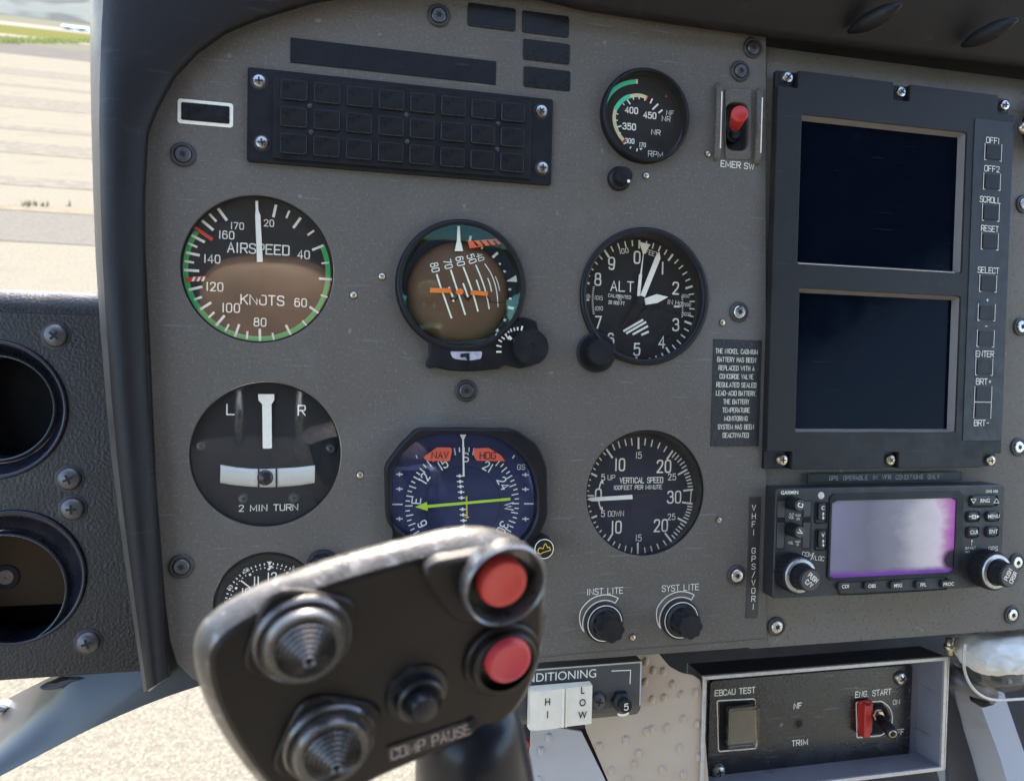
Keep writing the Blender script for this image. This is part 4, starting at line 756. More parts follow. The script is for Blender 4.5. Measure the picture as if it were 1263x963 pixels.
b = MB(); q = P(398,697); R2 = pxm(398,697,18); b.lathe([(R2*1.1,0),(R2*1.1,-.002),(R2*.9,-.003),(R2*.85,-.010),(R2*.75,-.011),(0,-.011)], *q, 56, fr=lambda a,k: 1+.06*math.cos(9*a) if k > 1 else 1); b.build('knob', BLACKP, g)
# ---------------------------------------------------------------- ANNUNCIATOR PANEL
z = Z(300,0,.3325)
g = thing('annunciator_panel', 'black warning panel with three rows of eight unlit dark windows', 'warning panel', 492, 155)
x0, x1, z0, z1 = rectpx(z(7,248), z(1145,367), z(1148,685), z(22,600), -.003)
b = MB(); b.rbox(x0,x1,-.003,.001,z0,z1,.0012,.0006); b.build('plate', BLACK, g)
u0, u1, v0, v1 = rectpx(z(108,265), z(1068,365), z(1070,665), z(112,597), -.0045)
b = MB(); b.rbox(u0,u1,-.0045,-.003,v0+.0008,v1-.0008,.0008,.0004); b.build('lens_frame', BLACK, g)
a0, a1, c0, c1 = rectpx(z(132,293), z(1043,383), z(1045,643), z(140,570), -.0052)
pw, ph = (a1-a0)/(8-.17), (c1-c0)/(3-.23); me = None
for r in range(3):
    for c in range(8):
        xx = a0+pw*c+pw*.415; zz = c1-ph*r-ph*.385
        if me is None:
            b = MB(); b.rbox(-pw*.405,pw*.405,-.0013,0,-ph*.375,ph*.375,.0014,.0006,5); b.cur = 1; b.stroke(rrect(-pw*.388,pw*.388,-ph*.352,ph*.352,.0012), .00022, -.00131, closed=True); oo = b.build('window', [CELL, mat('lens_edge_highlight', (.040,.040,.043), .4)]); me = oo.data; bpy.data.objects.remove(oo)  # pale outline paints the light caught by the lens edges
        ob = bpy.data.objects.new('window', me); COL.objects.link(ob); ob.parent = g; ob['_o'] = list(g['_o']); ob.location = Vector((xx,-.0045,zz))-Vector(g['_o'])
for q in ((60,305),(70,532),(1104,415),(1108,625)): screw(g, *z(*q), -.003, 'small', .95)
for q in ((248,395),(252,492),(605,428),(608,527),(944,460),(941,556)): screw(g, *z(*q), -.0042, 'smalldark', .33)
# blank warning lenses and strips stuck on the panel
for q, lb in (([(833,12),(1010,30),(1010,118),(833,97)],'blank dark lens beside the top dark screw, leftmost of four'),([(1035,40),(1208,60),(1208,142),(1035,120)],'blank dark lens at the top of the stacked three'),([(1038,143),(1211,165),(1211,242),(1038,220)],'blank dark lens in the middle of the stacked three'),([(1040,245),(1213,265),(1213,342),(1040,320)],'blank dark lens at the bottom of the stacked three')):
    x0,x1,z0,z1 = rectpx(*[z(*p) for p in q], -.0005); c = ((q[0][0]+q[2][0])/2, (q[0][1]+q[2][1])/2)
    b = MB(); b.rbox(x0,x1,-.0007,.0002,z0,z1,.0014,.0003); c3 = P3(*z(*c)); tag(b.build('warning_lens', CELL, None, c3), lb, 'warning light', 'blank warning lenses along the panel top')
x0,x1,z0,z1 = rectpx(z(173,140), z(937,228), z(938,314), z(177,235), -.0003)
b = MB(); b.box(x0,x1,-.0004,.0002,z0,z1,.0001); tag(b.build('cover_strip', TAPE, None, P3(*z(555,230))), 'long blank black strip stuck above the warning panel', 'label strip')
x0,x1,z0,z1 = rectpx((218.4,122),(287,127),(288,157.6),(219.4,152), -.0006)
g = thing('outlined_lens', 'small blank black lens framed by a white outline at upper left', 'warning light', 253, 140)
b = MB(); b.rbox(x0,x1,-.0005,.0002,z0,z1,.0016,.0001); b.build('outline', WHITE, g)
b = MB(); e_ = .0018; b.rbox(x0+e_,x1-e_,-.0010,-.0004,z0+e_,z1-e_,.0008,.0002); b.build('lens', CELL, g)
# ---------------------------------------------------------------- EMERGENCY SWITCH
z = za
g = thing('emergency_switch', 'red capped toggle switch between two grey ribs, marked EMER SW', 'switch', 909, 160)
fr = rounded(PL([z(237,206),z(462,208),z(460,805),z(237,800)], -.0006), .0016, 5)
b = MB(); b.ring(resample(fr,96), resample(stad(-.0006,1),96), -.0008, .0004, .0003); b.build('backplate', PANEL, g)
for xa, xb, ya, yb_ in ((150,210,170,785),(482,562,222,822)):
    p0, p1 = P(*z((xa+xb)/2,ya+25), -.002), P(*z((xa+xb)/2,yb_-25), -.002); xm = (p0[0]+p1[0])/2; r_ = .0021
    b = MB(); b.tube([(xm,.0004,p0[1]+.002),(xm,-.0012,p0[1]+.001),(xm,-.0022,p0[1]-.001),(xm,-.0022,p1[1]+.001),(xm,-.0012,p1[1]-.001),(xm,.0004,p1[1]-.002)], r_, 16); rb = b.build('guard_rib', PANEL, g)
    b = MB(); b.stroke([(xm+.0006,p0[1]-.003),(xm+.0006,p1[1]+.003)], .00075, -.0043, cap=False); b.build('white_stripe', WHITE, rb)
b = MB(); b.prism(stad(.001,6), .010, .012)
S1 = resample(stad(.001,3),64); b.loft([[(x,.0026,zz) for x,zz in S1],[(x,.0105,zz) for x,zz in S1]], closed=True); b.build('well', mat('well_dark_grey', (.05,.048,.047), .6), g)
pv = P3(*z(292,600), .008); tipc = P3(*z(360,415), -.021); base = P3(*z(290,540), .0)
b = MB(); b.lathe([(.0052,.010),(.0050,.006),(.0036,.005),(.0034,.0035),(0,.0035)], pv.x, pv.z, 32); b.build('collar', BLACKP, g)
b = MB(); b.cyl(pv, pv.lerp(tipc,.6), .0022); lv = b.build('lever', mat('switch_chrome', (.5,.48,.45), .25, metal=1), g)
d_r = (tipc-pv).normalized(); s0 = pv.lerp(tipc,.46); b = MB(); b.tube([s0, s0+d_r*.001, tipc-d_r*.0012, tipc, tipc+d_r*.0005, tipc+d_r*.0006], [.0030,.0036,.0050,.0050,.0043,.0002], 32); b.build('red_cap', REDP, g)
b = MB(); ptext(b, 'EMER', *z(283,846), 50*.1453, -.0003, .14); ptext(b, 'SW', *z(440,862), 48*.1453, -.0003, .14); b.build('lettering', WHITE, g)
# ---------------------------------------------------------------- DIMMER KNOBS
z = Z(680,680,.2138)
def dimmer(label, word, wx, wy, bx, by):
    t = thing('dimmer_knob', label, 'knob', bx, by, 0, 'panel light dimmer knobs'); x, zz = P(bx, by); R = pxm(bx, by, 24.5)
    b = MB(); b.lathe([(R,0),(R,-.0014),(R*.95,-.0020),(R*.82,-.0022),(R*.80,-.003)], x, zz, 72); b.lathe([(R*.80,-.003),(R*.70,-.0045),(0,-.0045)], x, zz, 72); sk_ = b.build('skirt', BLACKP, t)
    b = MB(); b.stroke(circ(x, zz, R*.885, 72), .00055, -.00235, closed=True); b.build('white_ring', WHITE, sk_)
    fr_ = lambda a,k: (1+.055*math.cos(8*a)) if k < 4 else 1
    b = MB(); b.lathe([(R*.66,-.0042),(R*.62,-.010),(R*.60,-.0150),(R*.56,-.0158),(R*.20,-.0158),(0,-.0158)], x, zz, 96, fr=lambda a,k: (1+.06*math.cos(8*a)) if k < 4 else 1); b.build('cap', BLACKP, t)
    b = MB(); r2 = R*1.10; r3 = R*1.38
    o_ = arc(x, zz, r3, 58, 180, 30); i_ = [(x+(r2+(0 if k else 0))*math.cos(math.radians(62+(205-62)*k/30)), zz+r2*math.sin(math.radians(62+(205-62)*k/30))) for k in range(31)]
    lp = [(x+r3*math.cos(math.radians(58+a))*(1) , zz+r3*math.sin(math.radians(58+a))) for a in range(0, 100, 5)]
    lp += [(x+(r3+(r2-r3)*k/10)*math.cos(math.radians(153+5*k)), zz+(r3+(r2-r3)*k/10)*math.sin(math.radians(153+5*k))) for k in range(1, 11)]
    lp += [(x+r2*math.cos(math.radians(a)), zz+r2*math.sin(math.radians(a))) for a in range(198, 57, -5)]
    b.stroke(lp, .00055, -.0002, closed=True); ptext(b, word, wx, wy, 7.2, -.0002, .11, rot=0, sx=.92); b.build('lettering', WHITE, t)
dimmer('black fluted dimmer knob under the words INST LITE', 'INST LITE', *z(310,228), 744.5, 767)
dimmer('black fluted dimmer knob under the words SYST LITE', 'SYST LITE', *z(745,208), 838.5, 763)
# ---------------------------------------------------------------- PLACARDS
z = Z(860,390,.2179)
g = thing('battery_placard', 'black embossed placard with eleven lines about the replaced battery', 'placard', 908, 484)
x0,x1,z0,z1 = rectpx(z(90,124), z(360,142), z(352,738), z(80,733), -.0004); b = MB(); b.box(x0,x1,-.0005,.0002,z0,z1,.0001); b.build('plate', PLAC, g)
b = MB()
for i, t_ in enumerate(('THE NICKEL CADMIUM','BATTERY HAS BEEN','REPLACED WITH A','CONCORDE VALVE','REGULATED SEALED','LEAD-ACID BATTERY.','THE BATTERY','TEMPERATURE','MONITORING','SYSTEM HAS BEEN','DEACTIVATED')):
    wd = (262,240,222,208,246,250,160,168,142,222,160)[i]; pu = sum((WID.get(c,3.8) if c != ' ' else 2.4)+1.7 for c in t_)-1.7; h = 27
    ptext(b, t_, *z(224-i*.6,199+i*47.4), h*.2179*.92, -.0007, .13, sx=wd/(pu*h*.92/6))
b.build('lettering', WARMW, g)
z = Z(880,590,.1973)
g = thing('radio_placard', 'tall narrow grey placard reading VHF1 GPS/VOR1 downwards', 'placard', 930, 687)
x0,x1,z0,z1 = rectpx(z(219,113), z(290,115), z(283,872), z(210,870), -.0004); b = MB(); b.box(x0,x1,-.0005,.0002,z0,z1,.0001); b.build('plate', PLAC2, g)
b = MB()
for t_, y in (('V',183),('H',235),('F',285),('1',336),('G',450),('P',500),('S',549),('/',600),('V',650),('O',700),('R',750),('1',800)): ptext(b, t_, *z(252-(y-183)*.006,y), 33*.1973, -.0007, .12, sx=1.05)
b.build('lettering', WHITE, g)
z = Z(930,570,.26366)
g = thing('gps_placard', 'thin dark placard reading GPS OPERABLE IN VFR CONDITIONS ONLY', 'placard', 1092, 589)
x0,x1,z0,z1 = rectpx(z(248,50), z(972,47), z(970,90), z(248,93), .0003); b = MB(); b.box(x0,x1,-.0002,.0008,z0,z1,.0001); b.build('plate', TAPE, g)
b = MB(); ptext(b, 'GPS  OPERABLE  IN  VFR  CONDITIONS  ONLY', *z(614,70), 19*.26366, -.0004, .11, sx=.945); b.build('lettering', mat('dim_white', (.45,.45,.42), .6), g)
# ---------------------------------------------------------------- DISPLAY UNIT
z = Z(930,60,.3011); zb = Z(930,310,.3011)
g = thing('display_unit', 'tall black display unit with two dark screens and a column of keys', 'display', 1095, 330, .001)
yF = -.006
X0, X1 = P(960,89,yF)[0], P(1243,141,yF)[0]; XR = P(*z(1062,420), yF)[0]; XT = P(*z(1000,195), yF)[0]
ZT = (P(984,85.6,yF)[1]+P(1231,118.7,yF)[1])/2; ZB = (P(*zb(160,888),yF)[1]+P(*zb(920,890),yF)[1])/2
XN = P(*z(183,84), yF)[0]; XNb = P(*zb(155,860), yF)[0]; ZN = P(*z(100,152), yF)[1]; ZNb = P(*zb(120,820), yF)[1]
xm0, xm1 = P(*z(572,138), yF)[0], P(*z(640,148), yF)[0]; zm = P(*z(600,212), yF)[1]; xb0, xb1 = P(*zb(533,840), yF)[0], P(*zb(592,860), yF)[0]; zbm = P(*zb(560,822), yF)[1]
xtr = P(*z(1000,200), yF)[0]; ztr = P(*z(1040,270), yF)[1]; xbr = P(*zb(935,850), yF)[0]; zbr = P(*zb(960,828), yF)[1]
outer = [(X0,ZN),(XN,ZN),(XN,ZT),(xm0,ZT),(xm0,zm),(xm1,zm),(xm1,ZT),(xtr,ZT),(xtr,ztr),(XR,ztr),(XR,zbr),(xbr,zbr),(xbr,ZB),(xb1,ZB),(xb1,zbm),(xb0,zbm),(xb0,ZB),(XNb,ZB),(XNb,ZNb),(X0,ZNb)]
outer = rounded(outer, .0009, 3)
s1 = rectpx(z(190,268), z(872,345), z(850,918), z(185,882), yF); s2 = rectpx(zb(182,152), zb(850,185), zb(822,742), zb(175,738), yF)
plate('bezel', [outer, rrect(s1[0],s1[1],s1[2],s1[3],.0016), rrect(s2[0],s2[1],s2[2],s2[3],.0016)], yF, .0, .0005, DBEZ, g)
b = MB(); b.rbox(P(953,89,0)[0], XR-.001, -.0022, .002, ZB-.0004, ZT+.0004, .001, .0003)
b2 = plate('base_plate', [rrect(P(952,89,0)[0]+.0012, XR-.0012, ZB+.0002, ZT-.0002, .001), rrect(s1[0]-.001,s1[1]+.001,s1[2]-.001,s1[3]+.001,.001), rrect(s2[0]-.001,s2[1]+.001,s2[2]-.001,s2[3]+.001,.001)], -.0022, .0005, .0002, BLACK, g)
for s_ in (s1, s2):
    ys = -.0004; k = (D+ys)/(D+yF)
    b = MB(); I0 = rrect(s_[0]+.0003,s_[1]-.0003,s_[2]+.0003,s_[3]-.0003,.0014); I1 = rrect(s_[0]+.0018,s_[1]-.0022,s_[2]+.0018,s_[3]-.0022,.0008)
    b.loft([[(x,yF+.0008,zz) for x,zz in I0],[(x,ys,zz) for x,zz in I1]], closed=True, smooth=False); sill = b.build('screen_sill', SILL, g)
    b = MB(); b.add([(x,ys-.0002,zz) for x,zz in inset(I1,-.0006)], [list(range(len(I1)))]); b.build('screen', SCREEN, g)
k0, k1, kz0, kz1 = rectpx(z(895,290), z(1060,298), zb(1000,778), zb(855,772), yF)
kx0 = P(*z(900,300), yF)[0]
# the key column leans with the unit: keys are placed one by one
b = MB(); b.rbox(k0+.0006, XR-.0008, yF-.0005, yF+.0002, kz0, kz1, .001, .0002); b.build('key_strip', mat('key_strip_black', (.013,.0135,.015), .5, var=.15, vs=120, bump=.1), g)
lm = MB(); yk = yF-.0008
KEYS = [(z,980,425,'OFF1',978,377,1),(z,975,545,'OFF2',975,493,1),(z,970,672,'SCROLL',968,620,1),(z,966,790,'RESET',966,738,1),(zb,959,132,'SELECT',960,78,1),(zb,953,250,'+',956,200,1),(zb,949,357,'-',951,306,1),(zb,943,473,'ENTER',945,420,1),(zb,939,584,'BRT+',941,533,2),(zb,936,652,'BRT-',933,702,3)]
for zz_, kx, ky, word, tx, ty, kd in KEYS:
    c = P(*zz_(kx,ky), yk); hw = pxm(*zz_(kx,ky), 42*.3011, yk); hh = pxm(*zz_(kx,ky), (34 if kd == 1 else 33)*.3011, yk)
    b = MB(); b.rbox(c[0]-hw*.82, c[0]+hw*.82, yk-.0003, yk+.0004, c[1]-hh*.85, c[1]+hh*.85, .0006, .0002); b.build('key', BLACKP, g)
    L, Rr_, T, B = c[0]-hw, c[0]+hw, c[1]+hh, c[1]-hh; q = hw*.22; wl = .00038
    if kd == 1:
        for sx, xx in ((1,L),(-1,Rr_)): lm.stroke([(xx+sx*q*.2,T),(xx,T),(xx,B),(xx+sx*q,B)], wl, yk, cap=False)
    else:
        lm.stroke([(L,T),(L,B)], wl, yk, cap=False); lm.stroke([(Rr_,T),(Rr_,B)], wl, yk, cap=False)
        if kd == 2: lm.stroke([(L,B),(Rr_,B)], wl, yk, cap=False)
    ptext(lm, word, *zz_(tx,ty), (23 if word not in '+-' else 22)*.3011, yk, .12, sx=1.0 if len(word) < 5 else .9, gap=1.4)
lm.build('lettering', WHITE, g)
for zz_, x, y in ((z,133,122),(z,597,181),(z,1020,235),(zb,112,853),(zb,553,853),(zb,963,855)): screw(g, *zz_(x,y), -.0022, 'smallbrass' if zz_ is zb else 'small', .95)
# ---------------------------------------------------------------- GPS RADIO
z = Z(930,570,.26366); yF = -.012
g = thing('gps_radio', 'black GPS radio with a violet screen, many keys and two big double knobs', 'radio', 1097, 665, .001)
gx0, gx1, gz0, gz1 = rectpx(z(100,112), z(1172,118), z(1160,590), z(92,628), yF)
b = MB(); b.rbox(gx0,gx1,yF,.002,gz0,gz1,.0022,.0007); b.build('body', mat('radio_face_black', (.018,.018,.0185), .48, var=.12, vs=150, bump=.2, bs=2600, speck=[(240,.72,(.2,.2,.2),.5)]), g)
sx0, sx1, sz0, sz1 = rectpx(z(352,142), z(982,142), z(968,530), z(345,548), yF-.0006)
b = MB(); sf = resample(rrect(sx0,sx1,sz0,sz1,.0008),96)
q0, q1, q2, q3 = rectpx(z(362,172), z(942,172), z(930,516), z(352,538), yF)
b.ring(sf, resample(rrect(q0,q1,q2,q3,.0004),96), yF-.0010, yF+.0004, .0003); b.build('screen_frame', BLACK, g)
# the unlit liquid-crystal screen: its reflection painted into the colour (violet-grey to cream, magenta and black at the edge)
def lcd():
    m = bpy.data.materials.new('lcd_painted_reflection'); m.use_nodes = True; n = m.node_tree; N = n.nodes; L = n.links; bs = N['Principled BSDF']; bs.inputs['Roughness'].default_value = .22; bs.inputs['Specular IOR Level'].default_value = .12
    tc = N.new('ShaderNodeTexCoord'); sp = N.new('ShaderNodeSeparateXYZ'); L.new(tc.outputs['Generated'], sp.inputs[0])
    nz = N.new('ShaderNodeTexNoise'); nz.inputs['Scale'].default_value = 5; nz.inputs['Detail'].default_value = 5; L.new(tc.outputs['Generated'], nz.inputs['Vector'])
    def math_(op, a, b_):
        q = N.new('ShaderNodeMath'); q.operation = op
        for i, v in enumerate((a, b_)):
            if isinstance(v, (int, float)): q.inputs[i].default_value = v
            else: L.new(v, q.inputs[i])
        return q.outputs[0]
    nn = math_('MULTIPLY', math_('SUBTRACT', nz.outputs['Fac'], .5), .22)
    u = math_('ADD', sp.outputs[0], nn)
    r = N.new('ShaderNodeValToRGB'); e = r.color_ramp.elements; e[0].position = 0; e[0].color = (.24,.205,.27,1); e[1].position = 1; e[1].color = (.48,.09,.42,1)
    for p, c in ((.3,(.17,.155,.185,1)),(.5,(.24,.215,.235,1)),(.72,(.56,.49,.46,1)),(.86,(.72,.58,.58,1)),(.94,(.55,.22,.36,1))): x = e.new(p); x.color = c
    L.new(u, r.inputs[0])
    v = math_('ADD', sp.outputs[2], math_('MULTIPLY', nn, .35)); r2 = N.new('ShaderNodeValToRGB'); e2 = r2.color_ramp.elements; e2[0].position = .035; e2[0].color = (1,1,1,1); e2[1].position = .11; e2[1].color = (0,0,0,1); L.new(v, r2.inputs[0])
    mx = N.new('ShaderNodeMix'); mx.data_type = 'RGBA'; L.new(r2.outputs[0], mx.inputs['Factor']); L.new(r.outputs[0], mx.inputs['A']); mx.inputs['B'].default_value = (.20,.05,.30,1)
    du = math_('SUBTRACT', sp.outputs[0], 1.0); dv = math_('SUBTRACT', sp.outputs[2], .18); dist = math_('SQRT', math_('ADD', math_('MULTIPLY', math_('MULTIPLY', du, du), 2.2), math_('MULTIPLY', dv, dv)), 0)
    r3 = N.new('ShaderNodeValToRGB'); e3 = r3.color_ramp.elements; e3[0].position = .11; e3[0].color = (1,1,1,1); e3[1].position = .17; e3[1].color = (0,0,0,1); L.new(math_('ADD', dist, math_('MULTIPLY', nn, .2)), r3.inputs[0])
    m2 = N.new('ShaderNodeMix'); m2.data_type = 'RGBA'; L.new(r3.outputs[0], m2.inputs['Factor']); L.new(mx.outputs['Result'], m2.inputs['A']); m2.inputs['B'].default_value = (.015,.005,.025,1)
    L.new(m2.outputs['Result'], bs.inputs['Base Color']); return m
b = MB(); b.add([(x,yF-.0003,zz) for x,zz in ((q0-.0003,q2-.0003),(q1+.0003,q2-.0003),(q1+.0003,q3+.0003),(q0-.0003,q3+.0003))], [[0,1,2,3]]); b.build('screen', lcd(), g)
yk = yF-.0022; KEYM = mat('rubber_key', (.012,.012,.0125), .5, var=.15, vs=200)
def key(x, y, w_, h_, word=None, tb=0, th=15, rc=None, rot=0):
    c = P(*z(x,y), yk); hw = pxm(*z(x,y), w_*.26366/2, yk)*.96; hh = pxm(*z(x,y), h_*.26366/2, yk)
    b = MB(); b.rbox(c[0]-hw, c[0]+hw, yk, yF+.0003, c[1]-hh, c[1]+hh, hh*.55 if rc is None else rc, .0006); ko = b.build('key', KEYM, g)
    if word: t_ = ftext('key_lettering', word, *z(x+tb,y), th*.26366, yk-.0002, WHITE, ko, bold=.014, rot=rot)
    return ko
b = MB()
for x, y, w_, h_, r_ in ((1072,180,165,58,.002),(1022,253,78,52,.002),(1113,252,78,50,.002),(1020,326,75,54,.002),(1111,323,78,52,.002),(313,235,66,102,.0014),(313,362,66,102,.0014),(655,578,630,64,.0036)):
    c = P(*z(x,y), yF); hw = pxm(*z(x,y), w_*.26366/2, yF)*.96; hh = pxm(*z(x,y), h_*.26366/2, yF); o_ = rrect(c[0]-hw,c[0]+hw,c[1]-hh,c[1]+hh,r_)
    b.ring(resample(o_,64), resample(inset(ccw(o_),.0006),64), yF-.0009, yF+.0003, .0003)
b.build('key_rim', BLACK, g)
ko = key(1078,180,140,44,'RNG',3,18); b = MB()
for x, dn in ((1026,1),(1133,-1)):
    b.stroke(L2(z, [(x-12,180-9*dn),(x+12,180-9*dn),(x,180+10*dn)], yk), .0005, yk-.0002, closed=True)
b.build('arrow_symbol', WHITE, ko)
ko = key(1029,253,58,40); b = MB(); ln(b, z, (1005,253), (1050,253), .0005, yk-.0002); b.stroke(L2(z, [(1020,246),(1036,246),(1036,262),(1020,262)], yk), .0005, yk-.0002, closed=True); b.quad(L2(z, [(1042,245),(1042,261),(1054,253)], yk), yk-.0002); b.build('direct_symbol', WHITE, ko)
key(1120,253,60,40,'MENU',2,17); key(1028,327,56,42,'CLR',2,18); key(1118,324,60,40,'ENT',2,18)
for x, word, dy in ((424,'CDI',4),(548,'OBS',2),(670,'MSG',-1),(788,'FPL',-4),(907,'PROC',-8)): key(x,577+dy*.9,66,34,word,4,16)
for y, top, sub in ((233,'C','fl'),(361,'V','fl')):
    ko = key(322,y,42,76,None,rc=.0012); ftext('key_lettering', top, *z(323,y-19), 4.6, yk-.0002, WHITE, ko, bold=.015)
    b = MB(); x_, y_ = 323, y+14; ln(b, z, (x_,y_-10), (x_,y_+14), .0004, yk-.0002); b.quad(L2(z, [(x_-6,y_-4),(x_+6,y_-4),(x_,y_-15)], yk), yk-.0002); b.quad(L2(z, [(x_-6,y_+10),(x_+6,y_+10),(x_,y_+21)], yk), yk-.0002); b.build('swap_arrow', WHITE, ko)
b = MB(); b.lathe([(pxm(1012,610,4.4,yF),yF-.0001),(pxm(1012,610,4,yF),yF-.0006),(0,yF-.0008)], *P(*z(313,155), yF), 32); b.build('light_sensor', LEDM, g)
# the slots at the left edge
b = MB()
for x0_, x1_, y0_, y1_ in ((112,145,183,258),(110,143,282,402),(234,266,183,254),(230,262,282,400)): b.rbox(*(lambda r: (r[0],r[1],yF-.0006,yF+.0002,r[2],r[3],.0004,.0002))(rectpx(z(x0_,y0_),z(x1_,y0_),z(x1_-2,y1_),z(x0_-2,y1_),yF-.0006)))
b.build('card_door', mat('card_door_grey', (.050,.049,.047), .5, var=.1, vs=120), g)
b = MB()
for x0_, x1_ in ((110,146),(232,268)):
    r = rectpx(z(x0_,258),z(x1_,258),z(x1_,282),z(x0_,282),yF-.0006); b.box(r[0],r[1],yF-.0003,yF+.0002,r[2],r[3])
    for ya,yb2 in ((181,260),(280,405)): b.stroke(L2(z, [(x0_,ya),(x1_-1,ya),(x1_-2,yb2),(x0_-1,yb2)], yF-.0004), .00035, yF-.0004, closed=True)
b.build('door_gap', flat, g)
ftext('brand_lettering', 'GARMIN', *z(167,142), 17*.26366, yF-.0003, WHITE, g, bold=.02); ftext('brand_lettering', 'GNS 430', *z(1112,136), 13*.26366, yF-.0003, WHITE, g, bold=.012)
lb = MB()
for t_, x, y, h, sx, rt in (('COM',250,430,20,1,-6),('/',272,440,30,.8,-6),('VLOC',300,448,19,.95,-8),('GPS',1118,404,20,1,0),('PWR',176,243,9,.9,0),('VOL',175,257,12,.95,0),('PUSH',206,248,9,.8,0),('SQ',206,264,10,.9,0),('VOL',172,376,12,.95,0),('PUSH',204,371,9,.8,0),('ID',204,384,10,.9,0),('DEFAULT',1012,400,10,.95,2),('NAV',998,418,10,.95,0)): ptext(lb, t_, *z(x,y), h*.26366, yF-.0003, .12, rot=rt, sx=sx)
ln(lb, z, (1018,362), (1018,388), .0003, yF-.0003); lb.quad(L2(z, [(1013,370),(1023,370),(1018,360)], yF), yF-.0003); lb.build('lettering', WHITE, g)
def knurl(n, d): return lambda a, k: 1+d*(1 if math.cos(n*a) > 0 else -1)
for (bx, by), ang, wd in (((975.5,704.5),-38,('PUSH','C/V')),((1213.5,700),62,('PUSH','CRSR'))):
    x, zz = P(bx, by, yF); R = pxm(bx, by, 23, yF)
    b = MB(); b.lathe([(R,yF+.0002),(R,yF-.008),(R*.98,yF-.0095),(R*.90,yF-.0102)], x, zz, 144, smooth=False, fr=lambda a,k: 1+.02*(1 if math.cos(36*a) > 0 else -1)); ok = b.build('outer_knob', BLACKP, g)
    b = MB(); b.lathe([(R*.905,yF-.0100),(R*.86,yF-.0110),(R*.72,yF-.0112)], x, zz, 72); b.build('silver_ring', mat('worn_ring', (.42,.41,.39), .35, metal=.7, var=.15, vs=300), ok)
    b = MB(); b.lathe([(R*.72,yF-.0112),(R*.72,yF-.0113),(R*.62,yF-.0115),(R*.60,yF-.0195),(R*.55,yF-.0202),(0,yF-.0202)], x, zz, 96, smooth=False, fr=lambda a,k: 1+(.025*(1 if math.cos(24*a) > 0 else -1) if k in (2,3) else 0)); ik = b.build('inner_knob', BLACKP, g)
    b = MB(); b.prism(circ(x,zz,R*.53,48), yF-.0205, yF-.0200); b.build('knob_cap', mat('knob_cap_grey', (.060,.058,.055), .5), ik)
    b = MB(); yy = yF-.0208; u_ = R*.20; ca, sa = math.cos(math.radians(ang+90)), math.sin(math.radians(ang+90))
    for s__, of in ((wd[0],1),(wd[1],-1)): text(b, s__, x+ca*u_*of*.9, zz+sa*u_*of*.9, u_*1.15, .17, yy, ang, .75)
    b.build('knob_lettering', WHITE, ik)
for (bx, by), word in (((975.5,619.5),'C'),((975.5,652),'V')):
    x, zz = P(bx, by, yF); R = pxm(bx, by, 8.2, yF)
    b = MB(); b.lathe([(R,yF+.0002),(R*.95,yF-.0085),(R*.85,yF-.0096),(0,yF-.0096)], x, zz, 96, smooth=False, fr=lambda a,k: 1+(.04*(1 if math.cos(20*a) > 0 else -1) if k < 2 else 0)); kb = b.build('volume_knob', BLACKP, g)
    b = MB(); b.prism(circ(x,zz,R*.80,40), yF-.0099, yF-.0094); b.build('knob_cap', MATS['knob_cap_grey'], kb)
    b = MB(); text(b, word, x, zz, R*.75, .2, yF-.0101, 75 if word == 'C' else 60); b.build('knob_lettering', WHITE, kb)
# far right: edge of one more instrument
g = thing('corner_gauge', 'black octagonal gauge cut off by the right picture edge, coppery screw', 'gauge', 1290, 160, 0)
c = P(1292,158); b = MB(); R = pxm(1292,158,39); oc = [(c[0]+R*math.cos(math.radians(45*k)), c[1]+R*math.sin(math.radians(45*k))) for k in range(8)]
b.ring(resample(oc,96), resample(circ(*c,R*.80,96),96), -.007, .001, .001); b.build('bezel', BLACK, g)
b = MB(); b.prism(circ(*c,R*.82,64), .0, .001); dl = b.build('dial', DIALG, g); b = MB(); 
for k in range(24):
    a = math.radians(15*k); b.stroke([(c[0]+math.cos(a)*R*.75,c[1]+math.sin(a)*R*.75),(c[0]+math.cos(a)*R*.63,c[1]+math.sin(a)*R*.63)], .0006, -.0003, cap=False)
b.build('markings', WHITE, dl); b = MB(); b.stroke([(c[0],c[1]),(c[0]-R*.3,c[1]+R*.5)], .0012, -.002); b.build('needle', WHITE, g)
b = MB(); b.prism(circ(*c,R*.81,64), -.0035, -.0030); b.build('glass', GLASS, g)
screw(g, 1261, 158, -.007, 'smallbrass', .9)
# ================================================================ LEFT SIDE PANEL WITH AIR VENTS
yp = .012
vp = thing('vent_panel', 'black crackle painted side panel holding two round air vents', 'side panel', 60, 600, yp)
V1c, V1r = P(-12,505,yp), pxm(-12,505,86.5,yp); V2c, V2r = P(15,712,yp), pxm(15,712,83,yp)
zt = P(60,386,yp)[1]; zbL, zbR = P(0,838,yp)[1], P(172,826,yp)[1]
xl, xr = P(-120,600,yp)[0], P(196,600,yp)[0]
plate('plate', [[(xl,zbL),(P(0,838,yp)[0],zbL),(P(172,826,yp)[0],zbR),(xr,zbR+.0006),(xr,zt),(xl,zt)], circ(*V1c,V1r*.985,96), circ(*V2c,V2r*.985,96)], yp, yp+.004, .0008, VPANEL, vp)
b = MB(); rows = []
for k in range(12):
    a = math.radians(8.5*k); rows.append([(x, yp+.0125*(1-math.cos(a))+(.0 if k else .0), zt+.0125*math.sin(a)-.0002) for x in [xl+(xr-xl)*i/8 for i in range(9)]])
rows.append([(p[0], yp+.07, p[2]-.004) for p in rows[-1]]); b.loft(rows); b.build('rolled_top', VPANEL, vp)
b = MB(); b.box(xl, xr, yp+.002, yp+.05, zbL-.001, zbL+.0005); b.build('bottom_return', VPANEL, vp)
